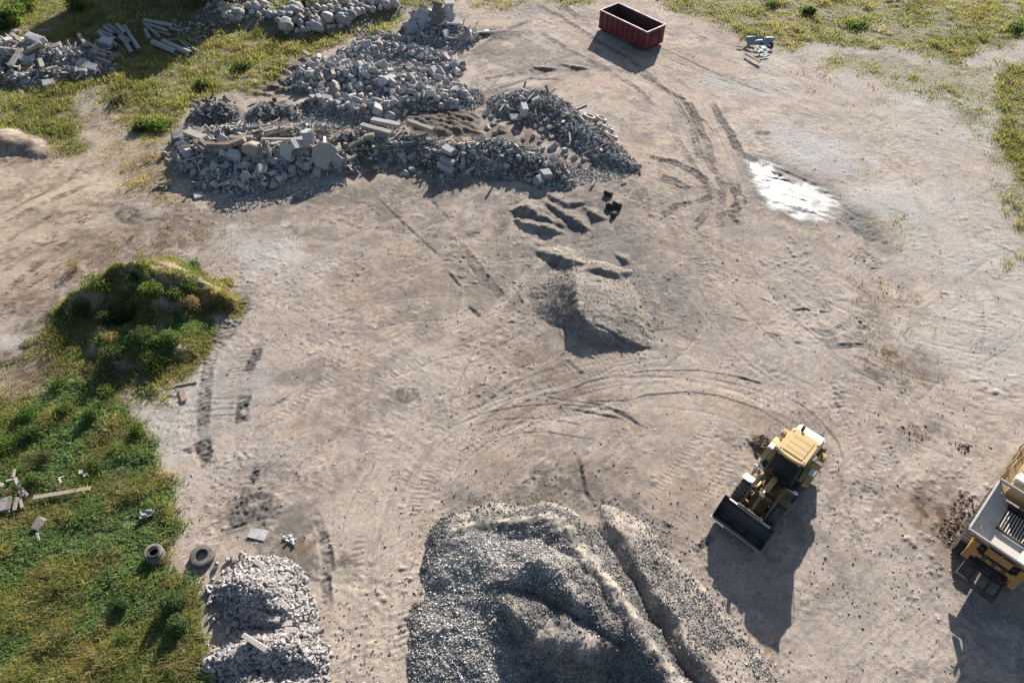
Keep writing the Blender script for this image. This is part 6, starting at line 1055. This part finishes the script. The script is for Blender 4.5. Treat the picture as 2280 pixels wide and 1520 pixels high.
broad = (tn == 1) & (sm(-.1, .35, fbm(x/1.5, y/1.5, 3, 162)) > rng.random(nt_)); tc = np.where(broad[:, None], np.array((.14, .205, .072))*rng.uniform(.7, 1.5, (nt_, 1)), tc)
NB = 12; tid = np.repeat(np.arange(nt_), NB); nb = len(tid); spread = np.where(sc < 14, .30, .20)[tid]
bx = x[tid]+rng.normal(0, 1, nb)*spread; by = y[tid]+rng.normal(0, 1, nb)*spread; bz = surf_z(bx, by)-.02; az = rng.uniform(0, 2*np.pi, nb); lean = np.abs(rng.normal(.35, .45, nb))+np.where(sc[tid] < 14, .25, .22); lean = np.where(broad[tid], lean+.5, lean); L = tall[tid]*rng.uniform(.5, 1.25, nb); L = np.where(broad[tid], L*.75, L)
w = np.clip(.50/sc, .011, .045)[tid]*rng.uniform(.6, 1.3, nb); w = np.where(broad[tid], w*2.6, w)
dx, dy = np.cos(az), np.sin(az); pxv, pyv = -dy, dx
o1 = L*.55*np.sin(lean*.6); z1 = L*.55*np.cos(lean*.6); o2 = o1+L*.5*np.sin(np.minimum(lean*1.7, 1.9)); z2 = z1+L*.5*np.cos(np.minimum(lean*1.7, 1.9))
def vtx(o, zz, s): return np.stack([bx+dx*o+pxv*w*s, by+dy*o+pyv*w*s, bz+zz], 1)
BV = np.stack([vtx(0, 0, -.5), vtx(0, 0, .5), vtx(o1, z1, .55), vtx(o1, z1, -.55), vtx(o2, z2, 0)], 1).reshape(-1, 3); i0 = np.arange(nb)*5
bc = np.repeat(tc[tid]*rng.uniform(.8, 1.25, (nb, 1)), 5, 0)
gr = npmesh('grass', BV, [np.stack([i0, i0+1, i0+2, i0+3], 1), np.stack([i0+3, i0+2, i0+4], 1)], M['leaf'], bc); tag(gr, 'rough grass and weeds round the edges of the yard', 'grass', None, 'stuff')
# ------------------------------------------------------------------ bushes and trees: leaves on stems
M['bark'] = stone_mat('bark', (.16, .125, .09), (.09, .07, .05), (.16, .13, .1))
def leaf_cloud(cent, rad, n, size, c0, c1, seed, hollow=.35):
    r = np.random.default_rng(seed); d = r.normal(0, 1, (n, 3)); d /= np.linalg.norm(d, axis=1)[:, None]; q = r.random(n)**.5; rr = hollow+(1-hollow)*q; lump = 1+.35*fbm(d[:, 0]*1.7+seed, d[:, 1]*1.7+d[:, 2]*1.3, 3, seed)
    P = np.array(cent)+d*(rr*lump)[:, None]*np.array(rad); P = P[P[:, 2] > .04]; n = len(P); Rm = rotm(n, .7); s = size*r.uniform(.6, 1.4, n)
    T = np.array([(-.5, 0, 0), (0, -.32, .05), (.55, 0, -.03), (0, .32, .05)]); V = (np.einsum('nij,kj->nki', Rm, T)*s[:, None, None]+P[:, None, :]).reshape(-1, 3); i = np.arange(n)*4
    t_ = r.random(n)[:, None]; c = (np.array(c0)*(1-t_)+np.array(c1)*t_)*r.uniform(.75, 1.3, (n, 1)); return V, np.stack([i, i+1, i+2, i+3], 1), np.repeat(c, 4, 0)
def bush(px_, py_, rad, n, size, c0, c1, label, cat='bush', name='bush', seed=0, lumps=4, grp=None):
    r = random.Random(seed+int(px_)); x, y, z = on(px_, py_); e = empty(name, (x[0], y[0], z[0]-.03)); tag(e, label, cat, grp); VV, FF, CC = [], [], []; off = 0; mb = MB()
    for k in range(lumps):
        a = r.uniform(0, 6.28); q = r.uniform(0, .55)*rad[0]; c_ = (q*math.cos(a), q*math.sin(a), rad[2]*r.uniform(.35, .75)); f_ = r.uniform(.5, .8)
        V, Q, c = leaf_cloud(c_, [v*f_ for v in rad], n//lumps, size, c0, c1, seed*13+k+int(px_)); VV.append(V); FF.append(Q+off); CC.append(c); off += len(V); mb.cyl((c_[0]*.2, c_[1]*.2, 0), c_, .03, .012, 6)
    o = npmesh('foliage', np.concatenate(VV), [np.concatenate(FF)], M['leaf'], np.concatenate(CC), False, e); mb.build('stem', M['bark'], e); return e
G1, G2 = (.06, .11, .035), (.12, .16, .05); DRY1, DRY2 = (.22, .165, .10), (.32, .25, .16)
for i, (px_, py_, rad, n, s, c0, c1, l) in enumerate((
  (392,1345,(.62,.6,.75),1500,.10,(.055,.10,.045),(.11,.155,.07),'dense dark green bush at the upper edge of the kerb blocks'),(405,1400,(.62,.55,.75),1500,.10,(.055,.10,.045),(.11,.155,.07),'dense dark green bush beside the lower kerb block heap'),(270,1345,(.5,.45,.5),800,.10,(.05,.10,.04),(.10,.15,.06),'round dark green bush standing alone in the tall weeds'),(285,1425,(.45,.4,.45),600,.09,G1,G2,'small green bush left of the lower kerb block heap'),
  (345,660,(.75,.5,.6),900,.13,(.08,.13,.04),(.15,.19,.06),'leafy yellow green bush in the middle of the mound face'),(395,665,(.5,.4,.5),500,.12,G1,G2,'green bush right of the middle on the mound'),(430,650,(.5,.4,.5),500,.12,G1,G2,'green bush high on the right shoulder of the mound'),(300,625,(.4,.3,.35),350,.11,G1,G2,'small green bush just below the mound top'),(435,690,(.5,.4,.75),500,.10,DRY1,DRY2,'dry brown bush on the right flank of the mound'),(225,645,(.9,.5,.5),900,.11,(.08,.12,.04),(.16,.18,.06),'green bush along the left shoulder of the mound'),(180,700,(.6,.5,.7),600,.11,(.04,.075,.03),(.10,.12,.05),'dark bush at the left foot of the mound'),(260,720,(.8,.6,.7),900,.12,(.03,.06,.025),(.08,.10,.04),'dark bush on the shaded face of the mound'),(320,760,(.8,.5,.6),800,.12,(.045,.085,.03),(.10,.13,.045),'bush low on the shaded face of the mound'),(380,765,(.7,.5,.6),700,.12,G1,G2,'green bush at the right foot of the mound'),(345,815,(.9,.5,.5),1000,.11,(.08,.13,.03),(.16,.19,.05),'sunny yellow green bush before the mound'),(260,790,(.6,.5,.5),600,.12,(.035,.07,.028),(.08,.11,.04),'dark bush at the foot of the shaded mound face'),(170,600,(.5,.4,.6),300,.08,DRY1,DRY2,'thin dry bush on the left ridge of the mound'),
  (60,930,(.6,.7,.6),800,.11,(.06,.12,.035),(.12,.17,.05),'green bush near the bare strip at the left edge'),(70,975,(.6,.6,.7),700,.11,(.045,.09,.03),(.10,.14,.05),'darker green bush below the one near the bare strip'),(205,930,(.65,.45,.6),700,.11,(.06,.12,.035),(.12,.17,.05),'bushy green weed clump below the mound'),(148,915,(.5,.35,.5),450,.11,(.06,.11,.035),(.12,.16,.05),'smaller weed clump left of the bushy one below the mound'),(240,870,(.7,.4,.45),600,.11,(.07,.13,.03),(.15,.19,.05),'bright low bush on the brown weeds below the mound'),(130,855,(.5,.35,.4),350,.11,G1,G2,'low green bush on the brown weeds left of the bright one'),(310,965,(.5,.45,.5),500,.10,(.06,.11,.03),(.13,.17,.05),'green bush at the edge of the dusty yard'),(105,1015,(.5,.5,.65),450,.09,(.055,.065,.045),(.12,.12,.085),'grey green bush above the lumber heap'),(210,1045,(.6,.5,.55),600,.10,(.05,.10,.03),(.11,.15,.05),'green bush right of the white scraps'),(78,1072,(.5,.35,.5),500,.09,(.08,.14,.04),(.16,.21,.07),'bright green bush touching the lumber heap'),(10,1000,(.7,.9,.8),900,.12,(.07,.13,.035),(.15,.20,.06),'tall bright bush at the left picture edge'),(25,1098,(.35,.3,.4),250,.07,DRY1,(.28,.2,.11),'brown dry weed growing through the lumber heap'),
  (30,50,(2.0,1.6,1.5),1500,.25,(.09,.14,.04),(.17,.20,.07),'big light green bush behind the far rubble pile'),(60,20,(1.8,1.6,1.4),1200,.25,(.10,.15,.05),(.18,.21,.07),'round light green bush at the top left corner'),(8,65,(1.3,1.2,1.3),800,.24,(.06,.10,.03),(.12,.15,.05),'dark green bush at the left edge behind the rubble'),(175,25,(1.3,1,1.2),700,.24,(.07,.10,.03),(.14,.15,.05),'green bush beside the tree shade'),(265,230,(.8,.6,.5),350,.2,(.045,.05,.02),(.12,.10,.05),'dark scrubby bush in the middle of the rough grass'),(320,285,(1.0,.7,.6),500,.2,(.06,.10,.03),(.13,.15,.05),'dark green bush left of the rubble ridge'),(310,290,(.7,.5,.5),300,.2,(.07,.11,.03),(.13,.16,.05),'smaller bush touching the one left of the ridge'),(355,285,(1.2,.9,.5),700,.2,(.09,.14,.04),(.17,.2,.06),'sunny bush between grass and the rubble ridge'),(450,190,(1.0,.8,.5),500,.2,(.07,.11,.03),(.14,.17,.05),'green bush behind the asphalt pile'),(545,150,(1.1,.8,.5),600,.2,(.07,.11,.03),(.15,.17,.06),'green bush in the middle of the sunny grass slope'),(680,10,(1.0,.7,.6),450,.22,(.06,.1,.03),(.12,.16,.05),'green bush growing among the larger boulders'),(1910,62,(1.5,1.0,.5),500,.22,(.07,.12,.03),(.15,.18,.06),'dark green clump in the far right meadow'),(1800,28,(1.2,.9,.5),450,.22,(.06,.10,.03),(.13,.16,.05),'dark green clump at the near edge of the far meadow'),(2262,70,(.9,.9,.6),400,.2,(.06,.11,.03),(.12,.17,.05),'dark green bush at the right picture edge'),(1720,12,(1.0,.8,.4),350,.2,(.05,.09,.03),(.12,.15,.05),'small dark clump at the top of the right meadow'))):
    if 130 < px_ < 460 and 590 < py_ < 800: rad = tuple(v*1.3 for v in rad); n = int(n*1.5)
    bush(px_, py_, rad, n, s, c0, c1, l, seed=i)
def tree(x, y, h, rad, seed, label):
    r = random.Random(seed); e = empty('tree', (x, y, 0)); tag(e, label, 'tree', 'trees beyond the top left of the yard'); mb = MB(); p = Vector((0, 0, -.2)); r0 = .22; tops = []
    for k in range(4): q = p+Vector((r.gauss(0, .15), r.gauss(0, .15), h*.17)); mb.cyl(p, q, r0, r0*.85, 10); p = q; r0 *= .85
    for k in range(9):
        a = k*2.4+r.uniform(-.3, .3); st = Vector((0, 0, h*r.uniform(.25, .62))); en = Vector((math.cos(a)*rad*r.uniform(.5, .85), math.sin(a)*rad*r.uniform(.5, .85), h*r.uniform(.5, .92))); mid = (st+en)/2+Vector((0, 0, .3)); mb.cyl(st, mid, .10, .07, 8); mb.cyl(mid, en, .07, .03, 7); tops.append(en)
    mb.build('trunk', M['bark'], e); VV, FF, CC = [], [], []; off = 0
    for k, en in enumerate(tops+[Vector((0, 0, h*.8)), Vector((0, 0, h*.55))]):
        V, Q, c = leaf_cloud(en, (rad*.55, rad*.55, rad*.50), 3000, .42, (.035, .06, .02), (.075, .10, .03), seed*31+k, .1); VV.append(V); FF.append(Q+off); CC.append(c); off += len(V)
    npmesh('crown', np.concatenate(VV), [np.concatenate(FF)], M['leaf'], np.concatenate(CC), False, e)
for i, (px_, py_, h, rad, l) in enumerate(((250,75,6.4,3.2,'leafy tree farthest left beyond the yard, casting the shade'),(330,45,7.5,3.8,'leafy tree casting shade over the concrete pipes'),(400,25,7.5,3.5,'leafy tree casting shade beside the small boulder heap'),(350,105,6.2,2.8,'smaller leafy tree in front of the others beyond the yard'),(180,55,6.6,3.0,'leafy tree at the left end behind the others'),(445,5,7.5,3.4,'leafy tree at the right end beyond the boulders'),(290,100,6.2,2.9,'bushy tree in front at the left beyond the yard'),(250,15,7.5,3.8,'tall leafy tree behind the others beyond the yard'))):
    x, y = at(px_, py_); s = h*.72/math.tan(SUN_EL); tree(float(x)+s*math.sin(SUN_AZ), float(y)+s*math.cos(SUN_AZ), h, rad, 60+i, l)
# ------------------------------------------------------------------ light and camera
w = bpy.data.worlds.new('World'); bpy.context.scene.world = w; w.use_nodes = True; nt = w.node_tree; bg = nt.nodes['Background']
sky = nt.nodes.new('ShaderNodeTexSky'); sky.sky_type = 'NISHITA'; sky.sun_disc = False; sky.sun_elevation = SUN_EL; sky.sun_rotation = SUN_AZ; sky.air_density = 1.0; sky.dust_density = 1.0
nt.links.new(sky.outputs[0], bg.inputs[0]); bg.inputs[1].default_value = .057
su = bpy.data.lights.new('sun', 'SUN'); su.energy = 4.6; su.angle = R(.5); su.color = (1.0, .925, .84); so_ = bpy.data.objects.new('sun', su); C.objects.link(so_)
sd = Vector((math.sin(SUN_AZ)*math.cos(SUN_EL), math.cos(SUN_AZ)*math.cos(SUN_EL), math.sin(SUN_EL))); so_.rotation_euler = sd.to_track_quat('Z', 'Y').to_euler(); so_.location = sd*80
cm = bpy.data.cameras.new('camera'); cm.lens = 24.0; cm.sensor_width = 36.0; cm.clip_end = 3000; cm.clip_start = .5; co = bpy.data.objects.new('camera', cm); C.objects.link(co); co.location = (0, 0, HC); co.rotation_euler = (math.pi/2-TH, 0, 0)
sc_ = bpy.context.scene; sc_.camera = co; sc_.view_settings.view_transform = 'Standard'; sc_.view_settings.look = 'None'; sc_.view_settings.gamma = 1; sc_.view_settings.exposure = 1.22; sc_.view_settings.use_curve_mapping = False
